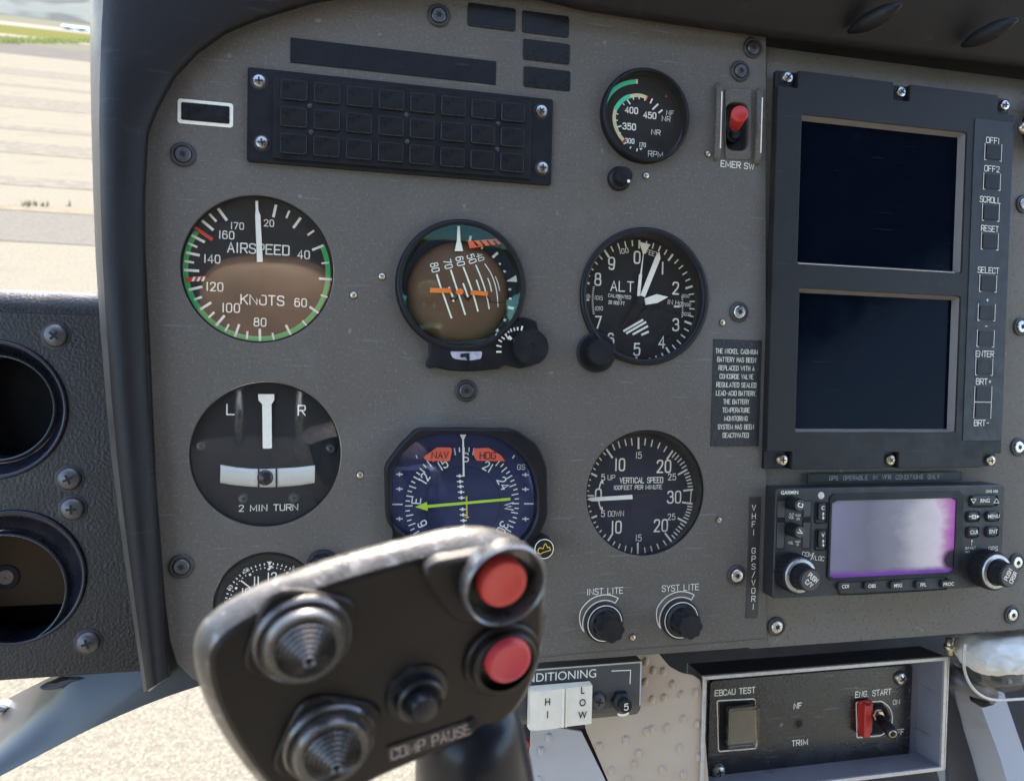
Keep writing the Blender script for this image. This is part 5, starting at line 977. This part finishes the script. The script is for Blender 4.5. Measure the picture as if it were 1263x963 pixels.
for q in ((69,414),(86,590),(90,627),(109,791.5)): screw(vp, *q, yp, 'phillips', 1.0)
def vent(label, c, r, px, py, tc, tr, flap):
    t = thing('air_vent', label, 'air vent', px, py, yp, 'round air vents of the side panel'); n = 96
    def loft(name, pr, m, par):
        b = MB(); vs = [(x+q*math.cos(2*math.pi*i/n), y, zz+q*math.sin(2*math.pi*i/n)) for x,zz,q,y in pr for i in range(n)]
        b.add(vs, [[k*n+i,k*n+(i+1)%n,(k+1)*n+(i+1)%n,(k+1)*n+i] for k in range(len(pr)-1) for i in range(n)], True); return b.build(name, m, par)
    x, zz = c; u, v = tc; mx = lambda k: (x+(u-x)*k, zz+(v-zz)*k)
    loft('outer_ring', [(x,zz,r,yp+.001),(x,zz,r,yp-.0012),(x,zz,r*.985,yp-.0020),(x,zz,r*.955,yp-.0018),(*mx(.3),(r*.94*.7+tr*1.12*.3),yp+.003),(*mx(.7),(r*.3+tr*1.12*.7),yp+.0075),(u,v,tr*1.10,yp+.010)], VENTB, t)
    loft('tube', [(u,v,tr*1.11,yp+.012),(u,v,tr*1.06,yp+.0085),(u,v,tr*1.03,yp+.0078),(u,v,tr*1.0,yp+.0085),(u,v,tr*.99,yp+.010),(u+.001,v,tr*.97,yp+.05)], VENTB, t)
    loft('bright_rim', [(u,v,tr*1.025,yp+.0079),(u,v,tr*1.015,yp+.0074),(u,v,tr*1.003,yp+.0081)], mat('dim_rim_metal', (.16,.16,.17), .3, metal=1), t)
    b = MB(); b.prism(circ(u+.001,v,tr*.985,64), yp+.048, yp+.05); b.build('back_disc', flat, t)
    if flap:
        fb = MB(); fc = (u+.0005, v+tr*.18); fb.prism([(fc[0]+tr*.93*math.cos(2*math.pi*i/64)*1.0, v+max(-.42, math.sin(2*math.pi*i/64)*.95)*tr) for i in range(64)], yp+.0235, yp+.025, .0004); fo = fb.build('flap', BRNF, t)
        cc = P(8,711,yp+.0235); fb = MB(); fb.lathe([(.0068,yp+.0232),(.0066,yp+.0225),(.0042,yp+.0225)], *cc, 40); fb.build('flap_washer', flat, fo); fb = MB(); fb.lathe([(.0042,yp+.0225),(.0040,yp+.0220),(.0008,yp+.0219),(.0006,yp+.0223),(0,yp+.0223)], *cc, 40); fb.build('flap_knob', mat('tan_knob', (.13,.085,.05), .6), fo)
vent('round air vent with an empty black tube, upper on the side panel', V1c, V1r, -12, 505, P(-4,503,yp+.009), pxm(-4,503,63,yp+.009), False)
vent('round air vent showing a brown flap inside, lower on the side panel', V2c, V2r, 15, 712, P(4,729,yp+.009), pxm(4,729,68.5,yp+.009), True)
# ================================================================ SILVER NOSE FRAME BELOW THE SIDE PANEL
sf_ = thing('nose_frame', 'curved silver painted nose frame sweeping below the vent panel', 'door frame', 110, 890, .04)
lo = [(-120,1015),(-40,977),(0,957),(60,925),(120,894),(190,864),(246,845),(330,822),(420,805),(520,790)]; up = [(-120,935),(-40,889),(0,866),(55,838),(100,816),(160,785),(240,745),(330,735),(420,735),(520,735)]
lo = chaikin(lo, False, 2); up = chaikin(up, False, 2); rows = []
for k in range(17):
    a = math.radians(90*k/16); s_ = math.sin(a); t = k/16; rows.append([P3(p[0]+(q[0]-p[0])*t, p[1]+(q[1]-p[1])*t, .03+(.006+.11*max(0,min(1,(95-p[0])/150))**1.3)*t*t+.004*t) for p, q in zip(lo, up)])
b = MB(); b.loft(rows); b.loft([rows[0],[Vector(p)+Vector((0,.004,-.0006)) for p in rows[0]],[Vector(p)+Vector((0,.03,.004)) for p in rows[0]]]); b.build('shell', SILV, sf_)
def on_shell(px, py, lift=0.002):
    o = EYE; r = ray(px, py); best = None
    for y in [i*.001 for i in range(25,190)]:
        p = P3(px, py, y)
        for rw in rows:
            for q in rw:
                d2 = (Vector(q)-p).length
                if best is None or d2 < best[0]: best = (d2, y)
    return best[1]-lift
yl = on_shell(72,845)
b = MB(); zz_ = Z(0,820,.20586); b.prism(rounded(PL([zz_(235,130),zz_(275,100),zz_(400,70),zz_(520,60),zz_(520,78),zz_(410,112),zz_(330,145),zz_(260,145)], yl), .003, 5), yl-.002, yl+.006, .0012); lt = b.build('latch_cover', mat('latch_slate', (.055,.065,.085), .35), sf_)
b = MB(); b.prism(rounded(PL([zz_(300,100),zz_(345,78),zz_(400,72),zz_(390,86),zz_(335,108)], yl-.002), .001, 4), yl-.0026, yl-.001); b.build('slot', flat, lt)
yl = on_shell(5,872); b = MB(); b.prism(rounded(PL([zz_(-60,250),zz_(0,225),zz_(45,235),zz_(62,250),zz_(0,285),zz_(-60,310)], yl), .003, 5), yl-.002, yl+.006, .0012); b.build('latch_cover', mat('latch_light', (.30,.31,.33), .35), sf_)
# ================================================================ BELOW THE PANEL
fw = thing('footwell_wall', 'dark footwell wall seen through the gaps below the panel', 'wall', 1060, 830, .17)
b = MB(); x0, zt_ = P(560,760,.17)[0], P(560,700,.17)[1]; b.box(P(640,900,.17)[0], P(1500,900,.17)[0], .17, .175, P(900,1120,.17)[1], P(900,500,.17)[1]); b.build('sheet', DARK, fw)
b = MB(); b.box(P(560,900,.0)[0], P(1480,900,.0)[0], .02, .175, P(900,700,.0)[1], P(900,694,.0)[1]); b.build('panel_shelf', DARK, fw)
# dimpled sheets
z = Z(640,780,.25337); ys = .0275
def dimples(b, pts, y):
    for x, yy in pts:
        c = P(*z(x,yy), y); b.lathe([(.0031,y+.00005),(.0027,y-.0008),(.0017,y-.0015),(0,y-.0017)], c[0], c[1], 20, fr=lambda a,k: .62+.38*abs(math.sin(a)))
s1_ = thing('dimpled_panel', 'beige dimpled metal sheet beside the black test box', 'metal sheet', 780, 880, ys)
b = MB(); b.prism(rounded(PL([z(330,480),(700,790),(800,790),z(700,125),z(735,165),z(790,195),z(850,207),z(885,232),z(930,800),z(470,800)], ys), .0015), ys, ys+.0012, .0002)
dimples(b, [(617,140),(653,183),(703,187),(613,240),(747,252),(648,325),(707,315),(645,470),(720,460),(858,290),(865,443),(873,605),(583,585),(697,665),(450,670),(390,552),(530,712),(790,300),(800,420),(780,560),(800,690),(560,640),(620,480),(520,520)], ys); b.build('sheet', BEIGE, s1_)
s2_ = thing('plain_panel', 'pale grey metal sheet left of a black diagonal gap', 'metal sheet', 690, 930, ys)
b = MB(); b.prism(PL([z(62,440),z(305,480),z(462,800),z(40,800)], ys-.001), ys-.001, ys+.0005, .0003); dimples(b, [(108,573),(145,508),(95,715)], ys-.001); b.build('sheet', mat('pale_lilac_sheet', (.44,.42,.41), .5, var=.05, vs=30), s2_)
b = MB(); b.prism(PL([z(290,470),z(340,470),z(500,800),z(440,800)], ys+.004), ys+.004, ys+.005); b.build('gap_backing', DARK, s2_)
# air-conditioning panel
ya = .006
ac = thing('heater_panel', 'grey switch panel lettered DITIONING with cream rocker and breaker', 'switch panel', 720, 860, ya)
x0,x1 = P(560,850,ya)[0], P(791,850,ya)[0]; zt_ = (P(640,824.5,ya)[1]+P(790,816.5,ya)[1])/2; zm_ = P(740,874,ya)[1]; zb_ = P(740,901,ya)[1]
b = MB(); rows = [[(x0,ya+.05,zt_),(x0,ya,zt_),(x0,ya,zm_)]+[(x0,ya+.010*math.sin(math.radians(a))**1.5*1.0+.02*(a/90)**3,zm_-(zm_-zb_)*math.sin(math.radians(a))) for a in (15,35,55,75,90)]+[(x0,ya+.06,zb_)]]
rows.append([(x1,y,zz) for _,y,zz in rows[0]]); b.loft(rows, smooth=False); b.add([(x1,y,zz) for _,y,zz in rows[0]], [list(range(len(rows[0])))]); b.build('housing', mat('heater_grey', (.06,.058,.055), .5, var=.08, vs=60, bump=.15), ac)
b = MB(); b.stroke([(x0,zt_-.0006),(x1-.0007,zt_-.0006),(x1-.0007,zm_)], .0009, ya-.0001, cap=False); b.build('edge_line', mat('edge_off_white', (.5,.49,.45), .5), ac)
ftext('lettering', 'CONDITIONING', *z(380,198), 41*.25337, ya-.0003, WHITE, ac, rot=0, align='RIGHT')
b = MB(); b.stroke(L2(z, [(450,185),(543,181),(540,248)], ya), .0006, ya-.0003, cap=False); b.stroke(arc(*P(*z(508,350), ya), pxm(*z(508,350),50*.25337,ya), 240, 300, 12), .0014, ya-.0003); b.build('white_lines', WHITE, ac)
r = rectpx(z(48,262), z(345,238), z(345,430), z(40,462), ya-.003); zc = (r[2]+r[3])/2
b = MB(); rows = []
prf = [(0,-.0022),(.10,-.0034),(.35,-.0032),(.50,-.0022),(.535,-.0030),(.55,-.0016),(.57,-.0030),(.60,-.0020),(.72,-.0016),(.9,-.0014),(1,-.001)]
for t_, yy in prf: rows.append([(r[0]+(r[1]-r[0])*t_, .004, r[3]),(r[0]+(r[1]-r[0])*t_, yy, r[3]-.0006),(r[0]+(r[1]-r[0])*t_, yy-.0002, zc),(r[0]+(r[1]-r[0])*t_, yy, r[2]+.0006),(r[0]+(r[1]-r[0])*t_, .004, r[2])])
b.loft(rows, smooth=False); b.add([rows[-1][i] for i in range(5)], [[0,1,2,3,4]]); b.add([rows[0][i] for i in range(5)], [[4,3,2,1,0]]); rk = b.build('rocker', CREAM, ac)
for s__, x, ys_ in (('HI',140,(338,400)),('LOW',310,(282,342,402))):
    for c_, y in zip(s__, ys_): ftext('rocker_lettering', c_, *z(x,y), 34*.25337, -.0037 if x < 200 else -.0021, flat, rk, bold=.01, sx=.85)
screw(ac, *z(384,328), ya, 'smalldark', 1.25)
cb = P(*z(492,325), ya); b = MB(); b.lathe([(.0064,ya+.0002),(.0064,ya-.004),(.0054,ya-.0045)], *cb, 6, smooth=False); b.lathe([(.0054,ya-.0045),(.0046,ya-.005),(.0042,ya-.0055),(.0042,ya-.0095),(.0038,ya-.0102),(0,ya-.0102)], *cb, 48); br_ = b.build('breaker', BLACKP, ac)
b = MB(); text(b, '5', cb[0], cb[1], .0038, .16, ya-.0105); b.build('breaker_lettering', WARMW, br_)
b = MB(); q = P3(647,917,.03); b.tube([q+Vector((-.02,.004,-.004)), q+Vector((-.004,0,.002)), q+Vector((.0025,0,0)), q+Vector((.0035,0,-.0008))], [.0022,.0030,.0030,.0012], 16); tag(b.build('red_plug', REDP, None, q), 'small red plug poking out below the heater panel', 'plug')
b = MB(); q = P3(643,886,.03); b.box(q.x-.006,q.x+.0025,.03,.036,q.z-.006,q.z+.006,.0006); tag(b.build('relay', mat('relay_brown', (.09,.065,.045), .6), None, q), 'small brown relay half hidden behind the control grip', 'relay')
# test box
yf, yb = .026, .049; z = Z(840,780,.33492)
bx = thing('test_box', 'black test panel sunk in a grey metal box with bright edges', 'switch box', 1010, 890, yf)
X0, X1, Z0, Z1 = P(866,890,yf)[0], P(1165,890,yf)[0], P(1010,967,yf)[1], P(1010,822.5,yf)[1]
e_ = .0019; O4 = [(X0,Z0),(X1,Z0),(X1,Z1),(X0,Z1)]; I4 = [(X0+e_,Z0+e_),(X1-e_,Z0+e_),(X1-e_,Z1-e_),(X0+e_,Z1-e_)]
b = MB(); b.loft([[(x,yf,zz) for x,zz in I4],[(x,yb+.003,zz) for x,zz in I4]], closed=True, smooth=False); b.build('box_wall', BOXIN, bx)
b = MB(); b.loft([[(x,yf,zz) for x,zz in O4],[(x,yb+.003,zz) for x,zz in inset(O4,.001)]], closed=True, smooth=False); b.build('outer_wall', DARK, bx)
b = MB(); b.ring(inset(O4,-.0004), inset(I4,.0004), yf-.0008, yf+.0012, .0003); b.build('bright_edge', EDGE, bx)
b = MB(); b.stroke([(X1+.0016,Z0),(X1+.0016,Z1),], .0010, yf-.0002, cap=False); b.build('outer_flange', EDGE, bx)
tx0, tx1, tz0, tz1 = rectpx(z(92,160), z(835,128), z(850,482), z(105,535), yb)
b = MB(); b.rbox(X0+e_*.5, X1-e_*.5, yb+.0015, yb+.003, Z0+e_*.5, Z1-e_*.5, .0004); b.build('back', BOXIN, bx)
b = MB(); b.rbox(tx0,tx1,yb-.0012,yb+.0014,tz0,tz1,.004,.0005); tp = b.build('test_plate', BLACKW, bx); yt = yb-.0014
for q, k in (((805,165),'small'),((135,508),'small')): screw(tp, *z(*q), yb-.0012, k, 1.25)
lb = MB()
for t_, x, y, h, sx in (('EBCAU TEST',199,216,20,.92),('NF',430,268,19,1),('TRIM',437,404,19,1.05),('ENG. START',708,222,20,.9),('ON',793,255,16,1.05),('OFF',800,366,19,1.0)): ptext(lb, t_, *z(x,y), h*.33492, yt, .17, sx=sx)
o_ = rounded(L2(z, [(133,250),(272,243),(278,425),(138,437)], yt), .0018); lb.stroke(o_, .0009, yt, closed=True)
lb.stroke(rounded(L2(z, [(645,256),(740,252),(770,275),(780,310),(775,345),(740,378),(648,386)], yt), [.001,.002,.004,.004,.004,.003,.001]), .0009, yt, closed=True); lb.build('lettering', WHITE, tp)
b = MB(); hq = P(*z(433,334), yt); b.lathe([(.0038,yt+.0001),(.0034,yt-.0002),(.0026,yt-.0001)], *hq, 32); b.build('hole_rim', WASH, tp); b = MB(); b.prism(circ(*hq,.0027,32), yt-.00008, yt+.0004); b.build('hole', flat, tp)
# guarded lamp switch
r = rectpx(z(142,255), z(268,250), z(272,420), z(145,432), yt); b = MB(); b.rbox(r[0],r[1],yt-.0003,yt+.0004,r[2],r[3],.001); gs = b.build('guard_well', flat, tp)
r2 = (r[0]+.0030, r[1]-.0004, r[2]+.0028, r[3]-.0012); b = MB(); b.rbox(r2[0]+.0012,r2[1]-.0012,yt-.004,yt+.0002,r2[2]+.0025,r2[3]-.0025,.0006,.0003); b.build('lamp_cap', mat('lamp_cap_grey', (.26,.25,.225), .4, var=.1, vs=200), gs)
b = MB(); b.ring(resample(rrect(r2[0],r2[1],r2[2],r2[3],.001),64), resample(rrect(r2[0]+.0012,r2[1]-.0012,r2[2]+.003,r2[3]-.002,.0006),64), yt-.0075, yt, .0005); b.rbox(r2[0]+.0011,r2[1]-.0011,yt-.0068,yt-.0062,r2[2]+.0029,r2[3]-.0019,.0004); b.tube([(r2[0],yt-.006,r2[3]-.0012),(r2[1],yt-.006,r2[3]-.0012)], .0014, 12); b.build('clear_guard', SMOKE, gs)
b = MB(); ptext(b, 'TEST', *z(215,345), 5.5, yt-.0043, .10, sx=1.1); b.build('lamp_lettering', mat('faint_grey', (.30,.29,.27), .6), gs)
# engine start toggle
b = MB(); b.prism(L2(z, [(652,262),(740,258),(772,310),(740,370),(652,378)], yt), yt-.0002, yt+.0005); b.lathe([(.0085,yt),(.0080,yt-.0012),(.0060,yt-.0014)], *P(*z(726,305), yt), 40); b.build('toggle_well', flat, tp)
r = rectpx(z(668,266), z(708,262), z(712,378), z(672,384), yt-.006); b = MB(); b.box(r[0],r[0]+.0055,yt-.008,yt,r[2],r[3],.0005); b.box(r[0]+.0052,r[1]+.0012,yt-.0035,yt,r[2]+.001,r[3]-.001,.0004); b.tube([(r[0]-.0005,yt-.002,r[3]),(r[1],yt-.002,r[3])], .0015, 12); b.build('red_guard', REDP, tp)
p0 = P3(*z(720,298), yt-.001); p1 = P3(*z(778,370), yt-.022); dv = (p1-p0).normalized()
b = MB(); b.lathe([(.0046,yt),(.0046,yt-.003),(.0038,yt-.0035),(.0036,yt-.005),(0,yt-.005)], p0.x, p0.z, 6, smooth=False); b.build('toggle_nut', BRASS, tp)
b = MB(); b.tube([p0, p0+dv*.005, p0+dv*.0055, p1-dv*.009, p1-dv*.0085, p1-dv*.0045, p1-dv*.004, p1, p1+dv*.0006], [.0020,.0022,.0034,.0036,.0043,.0043,.0040,.0044,.0036], 32); tg = b.build('toggle_lever', BLACKP, tp)
b = MB(); b.tube([p1+dv*.0005, p1+dv*.0009], [.0030,.0030], 24); b.build('lever_tip', mat('tip_ring', (.5,.44,.30), .4, metal=.6), tg); b = MB(); b.tube([p1+dv*.0008, p1+dv*.0011], [.0021,.0021], 24); b.build('tip_centre', flat, tg)
# ================================================================ LOWER RIGHT CORNER
z = Z(1100,770,.2005)
yq = .06; dp = thing('door_post', 'pale blue painted post at the lower right corner', 'door post', 1225, 920, yq)
colm = [[(372,300),(400,470),(440,640),(490,800),(545,1000),(600,1200)], [(470,340),(540,480),(600,640),(660,800),(720,1000),(780,1200)], [(690,420),(715,500),(770,660),(830,830),(890,1000),(960,1200)]]
b = MB(); rows = [[P3(*z(*q), yq+dy) for q in c_] for c_, dy in zip(colm, (.03,-.004,.004))]; rows.append([Vector(p)+Vector((.03,.05,0)) for p in rows[-1]]); rows.insert(0, [Vector(p)+Vector((-.002,.05,0)) for p in rows[0]])
b.loft(rows, smooth=False); b.build('skin', PALEB, dp)
yq = .09; b = MB(); b.prism(PL([z(330,330),z(480,700),z(560,1000),z(560,1200),z(360,1200)], yq), yq, yq+.004); tag(b.build('side_trim', mat('slate_trim', (.05,.052,.065), .5, var=.2, vs=40), None, P3(*z(440,800), yq)), 'dark slate trim strip between test box and pale post', 'trim')
yq = .03; ct = thing('control_tube', 'worn dark grey control tube running into the wrapped bundle', 'tube', 1188, 838, yq)
b = MB(); b.tube([P3(*z(300,275), yq+.02), P3(*z(345,300), yq+.012), P3(*z(440,350), yq), P3(*z(520,392), yq-.003), P3(*z(620,440), yq-.006)], [.0085,.0085,.0082,.0070,.006], 24); b.build('tube', mat('worn_grey_tube', (.085,.083,.085), .4, var=.25, vs=60, scratch=[((.2,.2,.2),.5)]), ct)
b = MB(); b.tube([P3(*z(500,440), yq-.002), P3(*z(560,462), yq-.004), P3(*z(610,470), yq-.004)], [.004,.0055,.003], 16); b.build('end_boot', flat, ct)
# cloth bundle in clear plastic
yq = .012; wb = thing('wrapped_bundle', 'white cloth bundle wrapped in creased clear plastic at the right edge', 'bundle', 1240, 825, yq)
from mathutils import noise
def bundle(name, m, px0, x1, ztop, zbot, ym, ry, seed, amp):
    nx, na = 70, 64; rows = []; zc_ = (ztop+zbot)/2; hz = (ztop-zbot)/2
    for i in range(nx+1):
        t = i/nx; x = px0+(x1-px0)*t; s_ = min(1, t/.10)**.5; row = []
        for k in range(na):
            a = 2*math.pi*k/na; p = Vector((x*34+seed, math.cos(a)*1.1, math.sin(a)*1.1))
            q = 1+amp*(1.2*abs(noise.noise(p*1.0))+.9*abs(noise.noise(p*2.1+Vector((3,1,2))))+.12*noise.noise(p*5)-.5)
            row.append((x, ym-ry*math.cos(a)*q*(.5+.5*s_), zc_+hz*math.sin(a)*q*(.3+.7*s_)))
        rows.append(row)
    b = MB(); b.loft(rows, closed=True, smooth=True); b.add(rows[0], [list(range(na))]); return b.build(name, m, wb)
zt1, zb1 = P(1250,797,yq-.02)[1], P(1250,842,yq-.02)[1]
bundle('cloth', mat('white_cloth', (.66,.64,.58), .75, var=.06, vs=80, bump=.5, bs=300), P(1192,825,yq)[0], P(1330,825,yq)[0], zt1, zb1, yq, .020, 4, .17)
zb2 = P(1250,863,yq-.02)[1]
bundle('plastic_shadow_body', mat('plastic_shadow_body', (.045,.045,.043), .55, var=.2, vs=60), P(1208,850,yq)[0], P(1330,850,yq)[0], zb1+.006, zb2, yq+.006, .016, 9, .10)  # dark body standing in for the shadow under the plastic
b = MB(); pts = chaikin([z(450,120),z(438,230),z(455,320),z(500,400),z(570,450),z(640,466),z(820,455)], False, 3); b.tube([P3(*p, yq-.020) for p in pts], .0010, 10); b.build('plastic_edge', EDGE, wb)
bundle('plastic_film', glass('clear_film', (.97,.97,.96), .05, .10), P(1187,825,yq)[0], P(1330,825,yq)[0], zt1+.0025, zb2-.0006, yq-.001, .026, 17, .13)
b = MB(); q = P3(1171,797,.02); b.cyl(q+Vector((0,0,.006)), q+Vector((.0005,0,-.006)), .0028, .0020, 12); b.cyl(q+Vector((0,0,.001)), q+Vector((0,0,-.002)), .0042, .0042, 6); tag(b.build('bolt', BRASS, None, q), 'small brass bolt hanging under the panel edge', 'bolt')
# ================================================================ CONTROL GRIP (nearest to the lens, in its own tilted frame)
GO = P3(470,820,-.235); GF = Matrix.Translation(GO) @ Matrix.Rotation(math.radians(11), 4, 'Z') @ Matrix.Rotation(math.radians(14), 4, 'X'); GFI = GF.inverted()
def GP(px, py, h=0.0):
    o = GFI @ EYE; d = GFI.to_3x3() @ ray(px, py); k = (h-o.y)/d.y; p = o+d*k; return (p.x, p.z)
def GL(pts, h=0.0): return [GP(*p, h) for p in pts]
def gpx(px, py, n, h=0.0): a = GP(px-n/2, py, h); b_ = GP(px+n/2, py, h); return math.hypot(a[0]-b_[0], a[1]-b_[1])
gr = bpy.data.objects.new('control_grip', None); COL.objects.link(gr); gr.matrix_world = M @ GF; gr['_o'] = [0,0,0]
tag(gr, 'worn black control grip head with two red buttons and hat switches in the foreground', 'control grip')
face = [(350,990),(306,938),(272,880),(258,832),(258,806),(271,786),(304,763),(345,744),(420,716),(516,690),(575,675),(618,678),(650,692),(667,717),(671,760),(668,800),(658,838),(641,872),(622,890),(555,922),(470,957),(420,985)]
fl_ = chaikin(GL(face), True, 2); TH = .0085
b = MB(); fi = inset(ccw(fl_), .0012); fc = ccw(fl_); fo = inset(fc, -.0032)
rws = [[(x,.0,zz) for x,zz in fi],[(x,.0006,zz) for x,zz in fc],[(x,.0022,zz) for x,zz in inset(fc,-.0016)],[(x,.0050,zz) for x,zz in fo],[(x,TH*.85,zz) for x,zz in fo],[(x,TH+.001,zz) for x,zz in inset(fc,.002)],[(x,TH+.006,zz) for x,zz in inset(fc,.012)]]
b.loft(rws[1:], closed=True); sh = b.build('shell', GRIPR, gr)
b = MB(); b.add(rws[0]+rws[1], [list(range(len(fi)))]+[[i,(i+1)%len(fi),len(fi)+(i+1)%len(fi),len(fi)+i] for i in range(len(fi))]); b.build('face_plate', GRIPB, gr)
# neck going down to the stick
def G3(px, py, h): p = GP(px, py, h); return (p[0], h, p[1])
b = MB(); b.tube([G3(580,860,.012), G3(580,905,.012), G3(584,950,.013), G3(592,1010,.016), G3(614,1120,.022)], [.012,.0165,.0185,.0195,.020], 32); b.build('neck', MAST, gr)
# raised block of the upper red button
blk = rounded(GL([(521,708),(538,694),(610,681),(648,686),(668,710),(672,745),(640,763),(585,772),(556,764),(546,745)], -.004), .003, 5)
b = MB(); b.prism(blk, -.004, .0005, .0008); ub = b.build('button_block', GRIPB, gr)
def gl(pr, px, py, h, m, name, par, n=64, fr=None, smooth=True):
    b = MB(); c = GP(px, py, h); b.lathe(pr, *c, n, smooth, fr); return b.build(name, m, par)
r_ = gpx(622,721,50,-.008)
gl([(r_*.96,-.0035),(r_,-.0085),(r_*.95,-.0095),(r_*.90,-.0090),(r_*.86,-.004),(r_*.3,-.0035),(0,-.0035)], 623, 721, -.008, mat('guard_ring_black', (.16,.155,.15), .3, metal=.7, var=.25, vs=200), 'button_guard', ub)
r_ = gpx(622,722,28.5,-.008)
gl([(r_*1.0,-.003),(r_*1.0,-.0072),(r_*.93,-.0082),(r_*.75,-.0084),(r_*.6,-.0080),(0,-.0078)], 622, 721, -.008, REDB, 'red_button', ub)
r_ = gpx(628,817,44,-.001); gl([(r_,.0003),(r_,-.0012),(r_*.95,-.0018),(r_*.86,-.0018),(r_*.84,-.0034),(r_*.78,-.0040),(r_*.70,-.0040)], 620, 813, -.001, GRIPB, 'button_collar', gr)
r_ = gpx(629,817,26,-.006); gl([(r_*1.02,-.001),(r_*1.0,-.0052),(r_*.95,-.0060),(r_*.84,-.0063),(r_*.70,-.0059),(0,-.0057)], 629, 817, -.006, PINKB, 'red_button', gr)
# hat switches: stepped cones
def hat(px, py, R, tilt):
    hp = []; 
    bb = MB(); c = GP(px, py, -.001); r1 = gpx(px, py, R*1.12, -.001)
    sq = rounded([(c[0]+r1*math.cos(math.radians(tilt+90*k))*1.28, c[1]+r1*math.sin(math.radians(tilt+90*k))*1.28) for k in range(4)], r1*.55, 6)
    bb.prism(sq, -.0014, .0005, .0006); o_ = bb.build('hat_base', GRIPB, gr)
    r = gpx(px, py, R, -.002); pr = [(r*1.0,-.001),(r*1.0,-.0028),(r*.95,-.0036),(r*.86,-.0030),(r*.84,-.0030),(r*.82,-.0058),(r*.77,-.0066),(r*.66,-.0064),(r*.62,-.0064)]
    bb = MB(); bb.lathe(pr, *c, 72); bb.build('hat_collar', HATM, o_)
    pr = []; rr0 = r*.62; y = -.0064
    for k in range(7):
        ra = rr0*(1-k*.13); pr += [(ra,y),(ra*.99,y-.0008),(ra-rr0*.035,y-.0012),(ra-rr0*.115,y-.0006)]; y -= .00068
    pr += [(rr0*.10,y),(rr0*.09,y+.0010),(0,y+.0010)]
    bb = MB(); bb.lathe(pr, *c, 72, fr=lambda a,k: 1+.012*math.cos(24*a)); bb.build('hat_knob', HATM, o_)
hat(373, 785, 60, 30); hat(406, 912, 55, 25)
# small black stick switch
r_ = gpx(518,862,29,-.001); gl([(r_*1.3,.0002),(r_*1.25,-.0008),(r_*1.0,-.0012),(r_*.95,-.0040),(r_*.85,-.0046),(r_*.62,-.0040),(r_*.58,-.0068),(r_*.50,-.0078),(r_*.30,-.0082),(0,-.0083)], 518, 862, -.003, mat('gloss_black_stick', (.008,.008,.010), .34, var=.2, vs=200), 'stick_switch', gr)
# engraved name plate, worn
ca = GP(478,931,-.0006); cb = GP(586,895,-.0006); an = math.degrees(math.atan2(cb[1]-ca[1], cb[0]-ca[0])); mx_ = ((ca[0]+cb[0])/2, (ca[1]+cb[1])/2); lw = math.hypot(cb[0]-ca[0], cb[1]-ca[1]); hp_ = gpx(530,912,17,0)
cr_, sr_ = math.cos(math.radians(an)), math.sin(math.radians(an))
b = MB(); b.prism([(mx_[0]+x*cr_-y*sr_, mx_[1]+x*sr_+y*cr_) for x, y in rrect(-lw*.5,lw*.47,-hp_*.62,hp_*.62,hp_*.2)], -.0006, .0003, .0002); npl = b.build('name_plate', mat('plate_brown_black', (.035,.026,.024), .45, var=.3, vs=400, speck=[(500,.62,(.2,.15,.13),.5)]), gr)
b = MB(); text(b, 'CDMP PAUSE', mx_[0]-lw*.015*cr_, mx_[1]-lw*.015*sr_, hp_*.80, .105, -.0009, an, sx=lw*.92/(sum((WID.get(c,3.8) if c != ' ' else 2.4)+1.7 for c in 'CDMP PAUSE')*hp_*.80/6)); b.build('lettering', mat('worn_engraving', (.46,.38,.35), .6, var=.3, vs=500, speck=[(600,.60,(.10,.08,.07),.7)]), npl)
b = MB(); q = GP(582,893,-.001); b.lathe([(.0016,0),(.0015,-.0009),(0,-.001)], *q, 24); b.build('pin', flat, gr)
for ob in list(bpy.data.objects):
    if '_o' in ob.keys(): del ob['_o']
